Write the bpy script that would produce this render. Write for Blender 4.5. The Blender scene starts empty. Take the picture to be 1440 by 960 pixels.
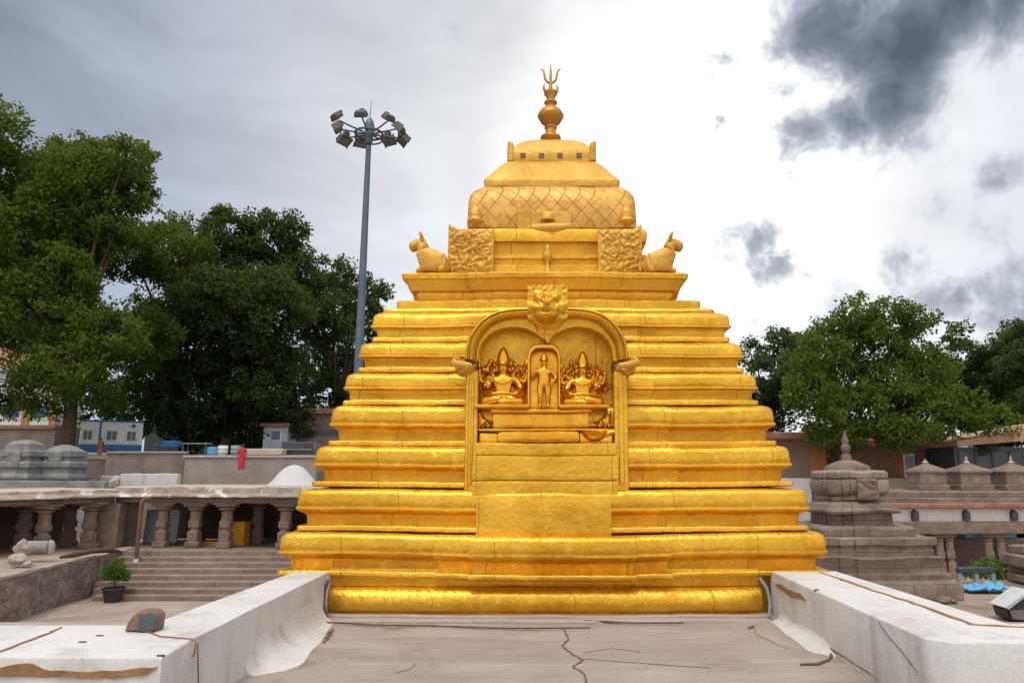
import bpy, bmesh, math, random
import numpy as np
from mathutils import Vector, Matrix, noise
R = math.radians
SC = bpy.context.scene
COL = SC.collection
F = 1040.0                    # focal length in pixels of a 1440 px wide picture
PITCH, YAW, EYE = R(10.2), 0.0, 1.6
PPX = 772.0                   # column of the lens axis (the photo is cropped off-centre)

# ------------------------------------------------------------ camera, world, sun, exposure
cd = bpy.data.cameras.new('camera'); cam = bpy.data.objects.new('camera', cd); COL.objects.link(cam)
cd.sensor_width = 36; cd.lens = 26.0; cd.clip_start = 0.1; cd.clip_end = 6000
cd.shift_x = (720-PPX)/1440
cam.location = (0, 0, EYE); cam.rotation_euler = (math.pi/2 + PITCH, 0, YAW)
SC.camera = cam
CM = Matrix.Rotation(YAW, 3, 'Z') @ Matrix.Rotation(math.pi/2 + PITCH, 3, 'X')
def ray(px, py): return CM @ Vector(((px-PPX)/F, (480-py)/F, -1))
def P(px, py, Y):
    d = ray(px, py); t = Y/d.y
    return Vector((0, 0, EYE)) + d*t
def PZ(px, py, z):
    d = ray(px, py); t = (z-EYE)/d.z
    return Vector((0, 0, EYE)) + d*t

SUN_EL, SUN_AZ = R(66), R(200)     # compass-like angle from +Y, clockwise
SUN_DIR = Vector((math.sin(SUN_AZ)*math.cos(SUN_EL), math.cos(SUN_AZ)*math.cos(SUN_EL), math.sin(SUN_EL)))
sl = bpy.data.lights.new('sun', 'SUN'); so = bpy.data.objects.new('sun', sl); COL.objects.link(so)
sl.energy = 1.6; sl.angle = R(14); sl.color = (1, .96, .9)
so.rotation_euler = (-SUN_DIR).to_track_quat('-Z', 'Y').to_euler()
SC.view_settings.view_transform = 'Standard'; SC.view_settings.look = 'None'
SC.view_settings.exposure = -0.17; SC.view_settings.gamma = 1

class G:
    """small helper to write node graphs"""
    def __init__(s, tree): s.t = tree; s.n = tree.nodes; s.l = tree.links
    def node(s, kind, ins=None, **kw):
        n = s.n.new(kind)
        for k, v in kw.items(): setattr(n, k, v)
        for k, v in (ins or {}).items(): s.put(n.inputs[k], v)
        return n
    def put(s, sock, v):
        if isinstance(v, bpy.types.NodeSocket): s.l.new(v, sock)
        else:
            if hasattr(sock.default_value, '__len__') and isinstance(v, (tuple, list, Vector)):
                v = tuple(v)
                if len(v) == 3 and len(sock.default_value) == 4: v = v+(1,)
            sock.default_value = v
    def m(s, op, a, b=0.0, c=0.0, clamp=False):
        n = s.node('ShaderNodeMath', {0: a, 1: b, 2: c}, operation=op); n.use_clamp = clamp
        return n.outputs[0]
    def v(s, op, a, b=(0, 0, 0)):
        n = s.node('ShaderNodeVectorMath', {0: a, 1: b}, operation=op)
        return n.outputs['Value'] if op in ('DISTANCE', 'DOT_PRODUCT', 'LENGTH') else n.outputs[0]
    def noise(s, vec, scale, detail=4, rough=.55, dist=0.0, out='Fac'):
        n = s.node('ShaderNodeTexNoise', {'Scale': scale, 'Detail': detail, 'Roughness': rough, 'Distortion': dist})
        if vec is not None: s.put(n.inputs['Vector'], vec)
        return n.outputs[out]
    def rng(s, x, a, b, c=0.0, d=1.0, kind='SMOOTHSTEP'):
        n = s.node('ShaderNodeMapRange', {'Value': x, 'From Min': a, 'From Max': b, 'To Min': c, 'To Max': d}, interpolation_type=kind)
        return n.outputs[0]
    def mix(s, f, a, b, blend='MIX'):
        n = s.n.new('ShaderNodeMix'); n.data_type = 'RGBA'; n.blend_type = blend
        s.put(n.inputs[0], f); s.put(n.inputs[6], a); s.put(n.inputs[7], b)
        return n.outputs[2]

W = bpy.data.worlds.new('World'); SC.world = W; W.use_nodes = True
W.node_tree.nodes.clear(); g = G(W.node_tree)
sky = g.node('ShaderNodeTexSky', sky_type='NISHITA', sun_disc=False, sun_elevation=SUN_EL, sun_rotation=SUN_AZ)
tc = g.node('ShaderNodeTexCoord').outputs['Generated']
dirn = g.v('NORMALIZE', tc)
# thin overcast veil, with a glow where the cloud lets the light through
gl = ray(960, 250).normalized()
gdot = g.v('DOT_PRODUCT', dirn, tuple(gl))
glow = g.m('POWER', g.rng(gdot, .62, 1.0, 0, 1, 'LINEAR'), 1.6)
core = g.rng(gdot, .955, .995)
sep = g.node('ShaderNodeSeparateXYZ', {0: dirn})
back = g.rng(sep.outputs[1], .45, -.35)  # added brightness in the unseen sky behind the camera, lights the gold front
zen = g.rng(sep.outputs[2], .60, .88)  # added overhead brightness above the frame, for more top-down light
stretch = g.v('MULTIPLY', dirn, (1, 1, 2.6))
streak = g.noise(stretch, 3.2, 7, .58, .6)
low = g.rng(sep.outputs[2], .40, .02, 0, .26)
base = g.m('ADD', g.m('ADD', g.m('MULTIPLY_ADD', glow, .78, .38), g.m('MULTIPLY', core, .35)), g.m('MULTIPLY_ADD', streak, .62, -.31))
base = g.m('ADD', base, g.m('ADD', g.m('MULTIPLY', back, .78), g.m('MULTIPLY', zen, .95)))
base = g.m('ADD', base, low)
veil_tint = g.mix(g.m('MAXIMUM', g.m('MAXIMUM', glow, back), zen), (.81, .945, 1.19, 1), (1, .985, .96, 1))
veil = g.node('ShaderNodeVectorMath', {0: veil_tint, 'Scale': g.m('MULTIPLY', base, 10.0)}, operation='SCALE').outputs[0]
# cloud masses hung at their own directions in the sky
nv = g.noise(dirn, 7, 6, .62, 0, 'Color')
dd = g.v('ADD', dirn, g.v('MULTIPLY', g.v('SUBTRACT', nv, (.5, .5, .5)), (.11, .11, .11)))
blobs = [(1175, 25, 105, 1), (1265, 60, 130, 1.15), (1250, 130, 100, .95), (1340, 10, 130, .95), (1430, 5, 90, .9), (1195, 160, 75, .8),
         (1120, 195, 75, .62), (1110, 130, 50, .55), (1380, 60, 90, .6), (1035, 362, 48, .5), (1070, 350, 56, .62), (1108, 362, 44, .5),
         (1290, 370, 55, .55), (1325, 400, 70, .62), (1365, 415, 55, .6), (1412, 262, 48, .55), (1425, 435, 85, .62), (1445, 400, 60, .55),
         (1050, 458, 50, .45), (1020, 72, 34, .5), (1003, 98, 18, .45), (1008, 155, 22, .48), (1066, 146, 26, .48)]
blobs += [(1400, 330, 150, .26), (1300, 260, 120, .14), (1180, 420, 110, .2), (900, 420, 110, .2), (640, 60, 160, .2), (420, 220, 170, .2), (150, 20, 120, .12)]
acc = None
for (bx, by, r, k) in blobs:
    c = ray(bx, by).normalized()
    d = g.v('DISTANCE', dd, tuple(c))
    e = g.rng(d, 0.0, r/F*1.15, k, 0.0, 'LINEAR')
    acc = e if acc is None else g.m('MAXIMUM', acc, e)
fbm = g.noise(dirn, 15, 9, .66, .25)
dens = g.m('ADD', acc, g.m('MULTIPLY_ADD', fbm, 1.5, -.75))
mask = g.m('MULTIPLY', g.rng(dens, .14, .56), g.rng(acc, .02, .2))
cr = g.node('ShaderNodeValToRGB', {'Fac': g.rng(g.m('ADD', g.m('MULTIPLY', acc, .95), g.m('MULTIPLY_ADD', fbm, .9, -.45)), .05, 1.0, 0, 1, 'LINEAR')})
cr.color_ramp.elements[0].position = 0.0; cr.color_ramp.elements[0].color = (.98, 1.0, 1.04, 1)
cr.color_ramp.elements[1].position = 1.0; cr.color_ramp.elements[1].color = (.115, .15, .20, 1)
e = cr.color_ramp.elements.new(.42); e.color = (.56, .61, .69, 1)
e = cr.color_ramp.elements.new(.7); e.color = (.24, .285, .36, 1)
cloud = g.node('ShaderNodeVectorMath', {0: cr.outputs[0], 'Scale': 10.0}, operation='SCALE').outputs[0]
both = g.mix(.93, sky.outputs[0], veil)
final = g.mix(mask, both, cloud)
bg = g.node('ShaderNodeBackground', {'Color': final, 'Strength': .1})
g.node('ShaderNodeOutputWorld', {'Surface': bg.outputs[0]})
W.cycles.sampling_method = 'MANUAL'; W.cycles.sample_map_resolution = 512

# ------------------------------------------------------------ materials
def hexc(h):
    h = h.lstrip('#'); c = [int(h[i:i+2], 16)/255 for i in (0, 2, 4)]
    return tuple(((x/12.92) if x <= .04045 else ((x+.055)/1.055)**2.4) for x in c)
MATS = {}
def mat(name, base, col2=None, rough=.85, scale=2.0, bump=.35, bscale=18.0, metallic=0.0, contrast=(.35, .7), spots=None, spot_scale=6,
        spot_lim=(.6, .68), brick=None, mortar=.45, streaks=None, coat=0.0, dist=.02, cells=None, wash=None):
    if name in MATS: return MATS[name]
    m = bpy.data.materials.new(name); m.use_nodes = True; m.node_tree.nodes.clear(); g = G(m.node_tree)
    pos = g.node('ShaderNodeTexCoord').outputs['Object']
    info = g.node('ShaderNodeObjectInfo')
    rnd = g.m('MULTIPLY', info.outputs['Random'], 37.0)
    pos2 = g.v('ADD', pos, g.node('ShaderNodeCombineXYZ', {0: rnd, 1: rnd, 2: 0}).outputs[0])
    col2 = col2 or tuple(c*.7 for c in base)
    f = g.rng(g.noise(pos2, scale, 6, .62, .4), *contrast)
    col = g.mix(f, base+(1,), col2+(1,))
    fine = g.noise(pos2, bscale, 6, .65)
    col = g.mix(g.rng(fine, .3, .75, 0, .35), col, tuple(c*.6 for c in base)+(1,))
    h = fine
    if streaks:
        sc, lim, scol = streaks
        sv = g.v('MULTIPLY', pos2, (sc, sc, sc*.12))
        sf = g.rng(g.noise(sv, 1.0, 5, .6), lim[0], lim[1])
        col = g.mix(g.m('MULTIPLY', sf, .75), col, scol+(1,))
    if wash:
        wf = g.noise(g.v('MULTIPLY', pos, wash), 1.0, 7, .62, .6)
        col = g.mix(g.rng(wf, .52, .66, 0, .6), col, tuple(c*.62 for c in base)+(1,)); col = g.mix(g.rng(wf, .44, .34, 0, .4), col, tuple(min(1, c*1.3) for c in base)+(1,))
        gr = g.noise(pos, 55, 3, .7); col = g.mix(g.rng(gr, .66, .72, 0, .7), col, tuple(c*.3 for c in base)+(1,))
    if spots:
        sf = g.rng(g.noise(pos2, spot_scale, 7, .68, .5), *spot_lim)
        col = g.mix(g.m('MULTIPLY', sf, .85), col, spots+(1,))
    if brick:
        sx = g.node('ShaderNodeSeparateXYZ', {0: pos})
        wob = g.m('MULTIPLY_ADD', g.noise(pos, 3, 3), .08, -.04)
        bv = g.node('ShaderNodeCombineXYZ', {0: g.m('ADD', g.m('ADD', sx.outputs[0], sx.outputs[1]), wob), 1: g.m('ADD', sx.outputs[2], g.m('MULTIPLY', wob, .4)), 2: 0}).outputs[0]
        b = g.node('ShaderNodeTexBrick', {'Vector': bv, 'Color1': (1, 1, 1, 1), 'Color2': (.68, .68, .68, 1), 'Mortar': (mortar,)*3+(1,), 'Scale': 1.0,
                                          'Mortar Size': .012, 'Mortar Smooth': .4, 'Brick Width': brick[0], 'Row Height': brick[1]})
        col = g.mix(.8, col, g.mix(1.0, col, b.outputs['Color'], 'MULTIPLY'))
        h = g.m('SUBTRACT', fine, g.m('MULTIPLY', b.outputs['Fac'], 1.2))
    if cells:
        sx = g.node('ShaderNodeSeparateXYZ', {0: pos}); nz = g.noise(pos, 4, 4)
        cv = g.node('ShaderNodeCombineXYZ', {0: g.m('MULTIPLY', g.m('ADD', g.m('SUBTRACT', sx.outputs[1], sx.outputs[0]), g.m('MULTIPLY', nz, .12)), cells), 1: g.m('MULTIPLY', g.m('ADD', sx.outputs[2], g.m('MULTIPLY', nz, .08)), cells*1.7), 2: 0}).outputs[0]
        ed = g.node('ShaderNodeTexVoronoi', {'Vector': cv, 'Scale': 1.0}, feature='DISTANCE_TO_EDGE').outputs['Distance']
        cc = g.node('ShaderNodeTexVoronoi', {'Vector': cv, 'Scale': 1.0}, feature='F1').outputs['Color']
        cg = g.node('ShaderNodeSeparateXYZ', {0: cc}).outputs[0]
        col = g.mix(g.rng(cg, 0, 1, 0, .55), col, tuple(c*.5 for c in base)+(1,))
        gap = g.rng(ed, .10, .02)
        col = g.mix(g.m('MULTIPLY', gap, .5), col, (.30, .25, .215, 1))
        h = g.m('SUBTRACT', g.m('MULTIPLY', fine, .6), g.m('MULTIPLY', gap, .6))
    bp = g.node('ShaderNodeBump', {'Height': h, 'Strength': bump, 'Distance': dist})
    rr = g.rng(fine, .2, .8, max(.05, rough-.12), min(1, rough+.1))
    p = g.node('ShaderNodeBsdfPrincipled', {'Base Color': col, 'Roughness': rr, 'Metallic': metallic, 'Normal': bp.outputs[0]})
    if coat: p.inputs['Coat Weight'].default_value = coat
    g.node('ShaderNodeOutputMaterial', {'Surface': p.outputs[0]})
    MATS[name] = m
    return m

def gold_mat(name, rough, bump, metallic, petals, seams=1.0, base=(.81, .46, .044), dark=(.64, .325, .022), pale=(.87, .585, .13)):
    m = bpy.data.materials.new(name); m.use_nodes = True; m.node_tree.nodes.clear(); g = G(m.node_tree)
    pos = g.node('ShaderNodeTexCoord').outputs['Object']
    rnd = g.node('ShaderNodeObjectInfo').outputs['Random']
    s = g.node('ShaderNodeSeparateXYZ', {0: pos})
    along = g.m('ADD', s.outputs[0], s.outputs[1])
    n1 = g.noise(pos, 1.1, 5, .6, .5); n2 = g.noise(pos, 7, 6, .62, .3); n3 = g.noise(pos, 38, 4, .6)
    col = g.mix(g.rng(n1, .35, .68), base+(1,), dark+(1,))
    col = g.mix(g.rng(n2, .52, .78, 0, .75), col, pale+(1,))
    # dark tarnish specks
    spk = g.m('MULTIPLY', g.rng(g.noise(pos, 9, 8, .74, .8), .585, .67), g.rng(g.noise(pos, 1.9, 4, .6), .45, .62))
    col = g.mix(g.m('MULTIPLY', spk, .75), col, (.22, .085, .008, 1))
    # seams between the beaten sheets
    fr = g.m('FRACT', g.m('ADD', g.m('MULTIPLY', g.m('ADD', along, g.m('MULTIPLY', n2, .03)), .62), g.m('MULTIPLY', rnd, 9.0)))
    seam = g.rng(g.m('ABSOLUTE', g.m('SUBTRACT', fr, .5)), .0045, .001)
    sheet = g.node('ShaderNodeTexWhiteNoise', {'W': g.m('FLOOR', g.m('ADD', fr, g.m('MULTIPLY', along, .62)))}, noise_dimensions='1D').outputs[0]
    col = g.mix(g.m('MULTIPLY', seam, .55*seams), col, (.30, .13, .012, 1))
    col = g.mix(g.rng(sheet, 0, 1, 0, .42), col, dark+(1,))
    stn = g.rng(g.noise(g.v('MULTIPLY', pos, (3.2, 3.2, .7)), 1.0, 6, .65), .55, .72)
    col = g.mix(g.m('MULTIPLY', stn, .28), col, (.40, .18, .014, 1))
    h = g.m('ADD', g.m('ADD', g.m('MULTIPLY', n2, 1.0), g.m('MULTIPLY', n3, .35)), g.m('MULTIPLY', g.noise(pos, 2.6, 3, .5), 2.2))
    h = g.m('SUBTRACT', h, g.m('MULTIPLY', seam, .6*seams))
    if petals:
        wv = g.m('ABSOLUTE', g.m('SINE', g.m('MULTIPLY', g.m('ADD', along, g.m('MULTIPLY', n2, .04)), 34.0)))
        h = g.m('ADD', h, g.m('MULTIPLY', wv, g.rng(n1, .3, .6, petals, petals*.25)))
    vor = g.node('ShaderNodeTexVoronoi', {'Vector': pos, 'Scale': 16.0}, feature='F1').outputs['Distance']
    h = g.m('ADD', h, g.m('MULTIPLY', vor, .35))
    bp = g.node('ShaderNodeBump', {'Height': h, 'Strength': bump, 'Distance': .02})
    p = g.node('ShaderNodeBsdfPrincipled', {'Base Color': col, 'Metallic': metallic, 'Roughness': g.rng(n2, .25, .75, rough-.08, rough+.14), 'Normal': bp.outputs[0]})
    g.node('ShaderNodeOutputMaterial', {'Surface': p.outputs[0]})
    return m
GOLD = gold_mat('gilded_sheet', .34, .5, .70, 0)
GOLDPET = gold_mat('gilded_petals', .35, .5, .70, .45)
GOLDR = gold_mat('gilded_rough', .5, .6, .6, 0)
GOLDP = gold_mat('polished_gold', .27, .22, .95, 0, 0.0, base=(.9, .5, .06), dark=(.7, .3, .02))
GOLDW = gold_mat('weathered_gilding', .55, .6, .5, 0, .3, base=(.70, .42, .085), dark=(.53, .28, .035), pale=(.78, .53, .17))
DARKWIN = mat('dark_opening', (.16, .11, .085), rough=.6)
FINIAL = gold_mat('aged_brass', .42, .5, .7, 0, 0.0, base=(.62, .33, .06), dark=(.40, .17, .03), pale=(.72, .45, .14))
WHITE = mat('lime_plaster', (.63, .62, .61), (.46, .44, .42), .88, 1.3, .25, 30, contrast=(.42, .78), streaks=(3.0, (.52, .74), (.36, .32, .29)), spots=(.33, .24, .17), spot_scale=4, spot_lim=(.66, .73))
FLOOR = mat('terrace_cement', (.385, .33, .295), (.29, .235, .20), .88, .9, .5, 26, contrast=(.3, .75), spots=(.22, .15, .11), spot_scale=1.3, spot_lim=(.57, .70), wash=(.5, 4.5, 1))
KERB = mat('grey_plaster', (.40, .345, .31), (.36, .29, .25), .9, 2.5, .4, 25)
BROWNP = mat('bare_mortar', (.36, .19, .085), (.24, .12, .055), .95, 6, .8, 30)
CRACK = mat('crack_fill', (.12, .06, .035), (.20, .11, .06), .95, 8, .6, 40)
STONE = mat('brown_sandstone', (.215, .155, .125), (.34, .27, .225), .9, 1.2, .6, 14, spots=(.13, .09, .075), spot_scale=2.2, spot_lim=(.55, .72), brick=(.85, .34))
STONEC = mat('carved_sandstone', (.24, .17, .135), (.15, .105, .085), .9, 2.5, .6, 14, spots=(.40, .34, .29), spot_scale=5, spot_lim=(.62, .72))
GRANITE = mat('grey_granite', (.30, .30, .30), (.19, .185, .18), .9, 1.4, .5, 12, spots=(.42, .41, .39), spot_scale=5, spot_lim=(.58, .7), brick=(1.3, .6))
ROOFC = mat('roof_screed', (.52, .42, .33), (.40, .32, .26), .95, .5, .4, 9, spots=(.6, .56, .52), spot_scale=1.2, spot_lim=(.56, .68))
EDGEC = mat('crumbling_edge', (.40, .34, .29), (.22, .17, .14), .95, 1.8, .9, 7, spots=(.70, .68, .65), spot_scale=1.1, spot_lim=(.55, .62))
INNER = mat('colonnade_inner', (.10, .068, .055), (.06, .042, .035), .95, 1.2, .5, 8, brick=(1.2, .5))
RUBBLE = mat('rubble_masonry', (.21, .15, .125), (.33, .255, .22), .95, 3.2, 1.0, 5, spots=(.50, .45, .41), spot_scale=3.4, spot_lim=(.62, .68), contrast=(.45, .55), dist=.06, cells=2.1)
PAVE = mat('courtyard_earth', (.40, .31, .25), (.28, .205, .165), .95, .35, .5, 6, spots=(.50, .43, .37), spot_scale=.7, spot_lim=(.55, .7))
STEPM = mat('step_stone', (.22, .155, .125), (.31, .235, .195), .9, 1.6, .5, 9, brick=(1.6, 3.0))
DIRT = mat('roof_dirt', (.34, .255, .20), (.20, .14, .105), .95, .9, .8, 7, spots=(.50, .44, .38), spot_scale=1.3, spot_lim=(.55, .66), dist=.05)
HILL = mat('hill_earth', (.14, .115, .075), (.07, .085, .03), .98, .15, .5, 3)
BARK = mat('bark', (.12, .072, .045), (.07, .043, .03), .95, 3, 1.0, 12, streaks=(5, (.5, .7), (.07, .045, .03)), dist=.05)
STEEL = mat('mast_steel', (.115, .155, .20), (.085, .115, .15), .5, 1.5, .1, 20, metallic=.4)
LAMPM = mat('lamp_housing', (.055, .055, .045), (.09, .085, .06), .6, 4, .2, 20)
LENS = mat('lamp_glass', (.20, .19, .15), (.13, .125, .10), .25, 6, .1, 20)
RUST = mat('rusty_pipe', (.17, .085, .06), (.10, .055, .045), .8, 5, .5, 25)
CABIN = mat('cabin_white', (.78, .81, .85), (.68, .72, .77), .6, 1.5, .1, 20)
CABBLUE = mat('cabin_blue', (.035, .16, .42), (.03, .12, .32), .6, 1.5, .1, 20)
WHITEP = mat('white_paint', (.74, .75, .76), (.62, .63, .64), .6, 2, .1, 20)
GLASS = mat('dark_glass', (.02, .025, .03), (.035, .04, .045), .12, 2, .02, 10)
BLUEG = mat('blue_glass', (.03, .10, .22), (.02, .06, .14), .15, 2, .02, 10)
YELLOW = mat('yellow_paint', (.70, .31, .015), (.58, .24, .01), .55, 3, .1, 20)
BROWNW = mat('brown_wall', (.22, .125, .085), (.17, .095, .07), .9, 1, .2, 14)
PINKW = mat('pink_brown_wall', (.25, .165, .14), (.19, .12, .10), .9, 1, .2, 14)
ORANGEW = mat('orange_wall', (.36, .15, .05), (.28, .11, .04), .9, 1, .2, 14)
TERRA = mat('terracotta', (.40, .20, .13), (.30, .14, .09), .85, 2, .5, 12, brick=(.5, .3))
EAVE = mat('eave_paint', (.46, .27, .17), (.36, .2, .13), .8, 2, .2, 12)
CREAM = mat('cream_wall', (.55, .46, .38), (.45, .37, .30), .9, 1, .2, 12)
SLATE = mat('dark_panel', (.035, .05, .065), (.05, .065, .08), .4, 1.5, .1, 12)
SKYBLUE = mat('sky_blue_sheet', (.12, .42, .66), (.09, .33, .56), .5, 2, .3, 6)
GREYBL = mat('grey_sheet', (.30, .34, .38), (.22, .25, .29), .5, 2, .2, 8)
CONC = mat('grey_concrete', (.25, .205, .18), (.15, .12, .105), .95, .8, .4, 9, streaks=(1.2, (.55, .75), (.15, .12, .11)))
HEAP = mat('white_lime', (.52, .51, .52), (.56, .55, .56), .95, 3, .4, 20)
POTM = mat('black_pot', (.035, .035, .04), (.05, .05, .05), .7, 4, .2, 20)
BLACKM = mat('black_metal', (.025, .026, .03), (.04, .04, .045), .45, 4, .15, 25)
REDC = mat('red_cloth', (.62, .03, .05), (.48, .02, .04), .9, 6, .2, 30)
ORANGEC = mat('orange_cloth', (.70, .17, .02), (.55, .12, .015), .9, 6, .2, 30)
SKIN = mat('skin', (.17, .085, .05), (.14, .07, .04), .7, 6, .1, 30)
HAIR = mat('hair', (.012, .011, .01), (.02, .018, .016), .7, 6, .1, 30)
BLOCKD = mat('dark_block', (.07, .085, .09), (.11, .12, .12), .8, 4, .4, 20)
SILVER = mat('silver_sheet', (.62, .64, .66), (.5, .52, .54), .35, 4, .1, 20, metallic=.3)

def leaf_mat(name, a, b, c):
    m = bpy.data.materials.new(name); m.use_nodes = True; m.node_tree.nodes.clear(); g = G(m.node_tree)
    pos = g.node('ShaderNodeTexCoord').outputs['Object']
    n1 = g.noise(pos, .45, 4, .6, .3); n2 = g.noise(pos, 4.5, 3, .6)
    col = g.mix(g.rng(n1, .35, .65), a+(1,), b+(1,))
    col = g.mix(g.rng(n2, .5, .75, 0, .8), col, c+(1,))
    p = g.node('ShaderNodeBsdfPrincipled', {'Base Color': col, 'Roughness': .6, 'Specular IOR Level': .3})
    t = g.node('ShaderNodeBsdfTranslucent', {'Color': g.mix(.5, col, (.22, .30, .02, 1))})
    mx = g.node('ShaderNodeMixShader', {0: .40, 1: p.outputs[0], 2: t.outputs[0]})
    g.node('ShaderNodeOutputMaterial', {'Surface': mx.outputs[0]})
    return m
LEAF = leaf_mat('leaf_green', (.05, .092, .010), (.08, .135, .014), (.13, .19, .022))
LEAFD = leaf_mat('leaf_dark', (.024, .044, .016), (.036, .062, .02), (.055, .08, .028))
LEAFB = leaf_mat('leaf_bright', (.05, .12, .014), (.075, .17, .02), (.12, .22, .03))

# ------------------------------------------------------------ object helpers
def org(o):
    v = Vector((0, 0, 0))
    while o is not None: v += o.location; o = o.parent
    return v
def tag(o, label=None, cat=None, group=None, kind=None):
    if label: o['label'] = label
    if cat: o['category'] = cat
    if group: o['group'] = group
    if kind: o['kind'] = kind
    return o
def thing(name, label, cat, loc=(0, 0, 0), group=None):
    o = bpy.data.objects.new(name, None); COL.objects.link(o); o.location = loc; o.empty_display_size = .2
    return tag(o, label, cat, group)
class MB:
    def __init__(s): s.bm = bmesh.new()
    def box(s, c, size, rz=0.0, bev=0.0, rx=0.0, ry=0.0, seg=1, taper=1.0):
        r = bmesh.ops.create_cube(s.bm, size=1.0); vs = r['verts']
        M = Matrix.Translation(Vector(c)) @ Matrix.Rotation(rz, 4, 'Z') @ Matrix.Rotation(ry, 4, 'Y') @ Matrix.Rotation(rx, 4, 'X')
        for v in vs:
            k = taper if v.co.z > 0 else 1
            v.co = M @ Vector((v.co.x*size[0]*k, v.co.y*size[1]*k, v.co.z*size[2]))
        if bev:
            es = list({e for v in vs for e in v.link_edges})
            bmesh.ops.bevel(s.bm, geom=es, offset=bev, segments=seg, profile=.6, affect='EDGES')
        return s
    def b2(s, a, b, **k):
        a = Vector(a); b = Vector(b); c = (a+b)/2
        return s.box(c, (abs(a.x-b.x), abs(a.y-b.y), abs(a.z-b.z)), **k)
    def tube(s, pts, rad, n=8, cap=True):
        pts = [Vector(p) for p in pts]
        if not hasattr(rad, '__len__'): rad = [rad]*len(pts)
        rings = []; ref = None
        for i, p in enumerate(pts):
            t = (pts[min(i+1, len(pts)-1)]-pts[max(i-1, 0)]).normalized()
            if ref is None: ref = Vector((1, 0, 0)) if abs(t.x) < .8 else Vector((0, 1, 0))
            u = (ref - t*ref.dot(t)).normalized(); w = t.cross(u); ref = u
            rings.append([p + (u*math.cos(2*math.pi*k/n) + w*math.sin(2*math.pi*k/n))*rad[i] for k in range(n)])
        return s.loft(rings, cap)
    def lathe(s, c, prof, n=20, rot=0.0):
        c = Vector(c)
        rings = [[c + Vector((r*math.cos(2*math.pi*k/n+rot), r*math.sin(2*math.pi*k/n+rot), z)) for k in range(n)] for r, z in prof]
        return s.loft(rings)
    def loft(s, rings, cap=True, close=True):
        L = [[s.bm.verts.new(p) for p in ring] for ring in rings]
        n = len(L[0])
        for i in range(len(L)-1):
            for k in range(n if close else n-1):
                try: s.bm.faces.new((L[i][k], L[i][(k+1) % n], L[i+1][(k+1) % n], L[i+1][k]))
                except ValueError: pass
        if cap and close:
            s.bm.faces.new(L[0][::-1]); s.bm.faces.new(L[-1])
        return s
    def prism(s, poly, off):
        off = Vector(off); a = [s.bm.verts.new(Vector(p)) for p in poly]; b = [s.bm.verts.new(Vector(p)+off) for p in poly]
        n = len(a); s.bm.faces.new(a[::-1]); s.bm.faces.new(b)
        for i in range(n): s.bm.faces.new((a[i], a[(i+1) % n], b[(i+1) % n], b[i]))
        return s
    def face(s, pts): s.bm.faces.new([s.bm.verts.new(Vector(p)) for p in pts]); return s
    def blob(s, c, r, sub=2, amp=.15, fr=1.5, seed=0):
        r = r if hasattr(r, '__len__') else (r, r, r)
        res = bmesh.ops.create_icosphere(s.bm, subdivisions=sub, radius=1.0)
        for v in res['verts']:
            k = 1 + amp*noise.noise(v.co*fr + Vector((seed*7.1, seed*3.3, seed)))
            v.co = Vector(c) + Vector((v.co.x*r[0], v.co.y*r[1], v.co.z*r[2]))*k
        return s
    def wobble(s, amp, fr, seed=0):
        for v in s.bm.verts:
            q = v.co*fr + Vector((seed*11.3, seed*5.7, seed*2.9))
            v.co += noise.noise_vector(q)*amp
        return s
    def subdiv(s, cuts):
        bmesh.ops.subdivide_edges(s.bm, edges=s.bm.edges[:], cuts=cuts, use_grid_fill=True); return s
    def build(s, name, m, parent=None, ang=38, kind=None, label=None):
        bmesh.ops.recalc_face_normals(s.bm, faces=s.bm.faces[:])
        o = org(parent)
        for v in s.bm.verts: v.co -= o
        if ang:
            a = R(ang)
            for f in s.bm.faces: f.smooth = True
            for e in s.bm.edges: e.smooth = len(e.link_faces) == 2 and e.calc_face_angle(0) < a
        me = bpy.data.meshes.new(name); s.bm.to_mesh(me); s.bm.free(); me.materials.append(m)
        ob = bpy.data.objects.new(name, me); COL.objects.link(ob); ob.parent = parent
        return tag(ob, label=label, kind=kind)
def copy_tree(o, parent=None):
    c = o.copy(); COL.objects.link(c)
    if parent is not None: c.parent = parent
    for ch in [x for x in o.children]: copy_tree(ch, c)
    return c
def struct(name, mb, m, ang=38): return mb.build(name, m, None, ang, kind='structure')

def skin(joints, bones, sub=2):
    """continuous body grown over a skeleton; returns a mesh"""
    me = bpy.data.meshes.new('tmp'); names = list(joints)
    me.from_pydata([joints[n][0] for n in names], [(names.index(a), names.index(b)) for a, b in bones], [])
    ob = bpy.data.objects.new('tmp', me); COL.objects.link(ob)
    md = ob.modifiers.new('s', 'SKIN'); md.use_smooth_shade = True
    for i, n in enumerate(names):
        r = joints[n][1]; sv = me.skin_vertices[0].data[i]
        sv.radius = r if hasattr(r, '__len__') else (r, r); sv.use_root = (i == 0)
    sd = ob.modifiers.new('d', 'SUBSURF'); sd.levels = sub; sd.render_levels = sub
    dg = bpy.context.evaluated_depsgraph_get(); dg.update()
    out = bpy.data.meshes.new_from_object(ob.evaluated_get(dg))
    bpy.data.objects.remove(ob); bpy.data.meshes.remove(me)
    return out
def skin_mb(joints, bones, M=None, sub=2):
    me = skin(joints, bones, sub); mb = MB(); mb.bm.from_mesh(me); bpy.data.meshes.remove(me)
    if M is not None: bmesh.ops.transform(mb.bm, matrix=M, verts=mb.bm.verts[:])
    return mb

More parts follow.
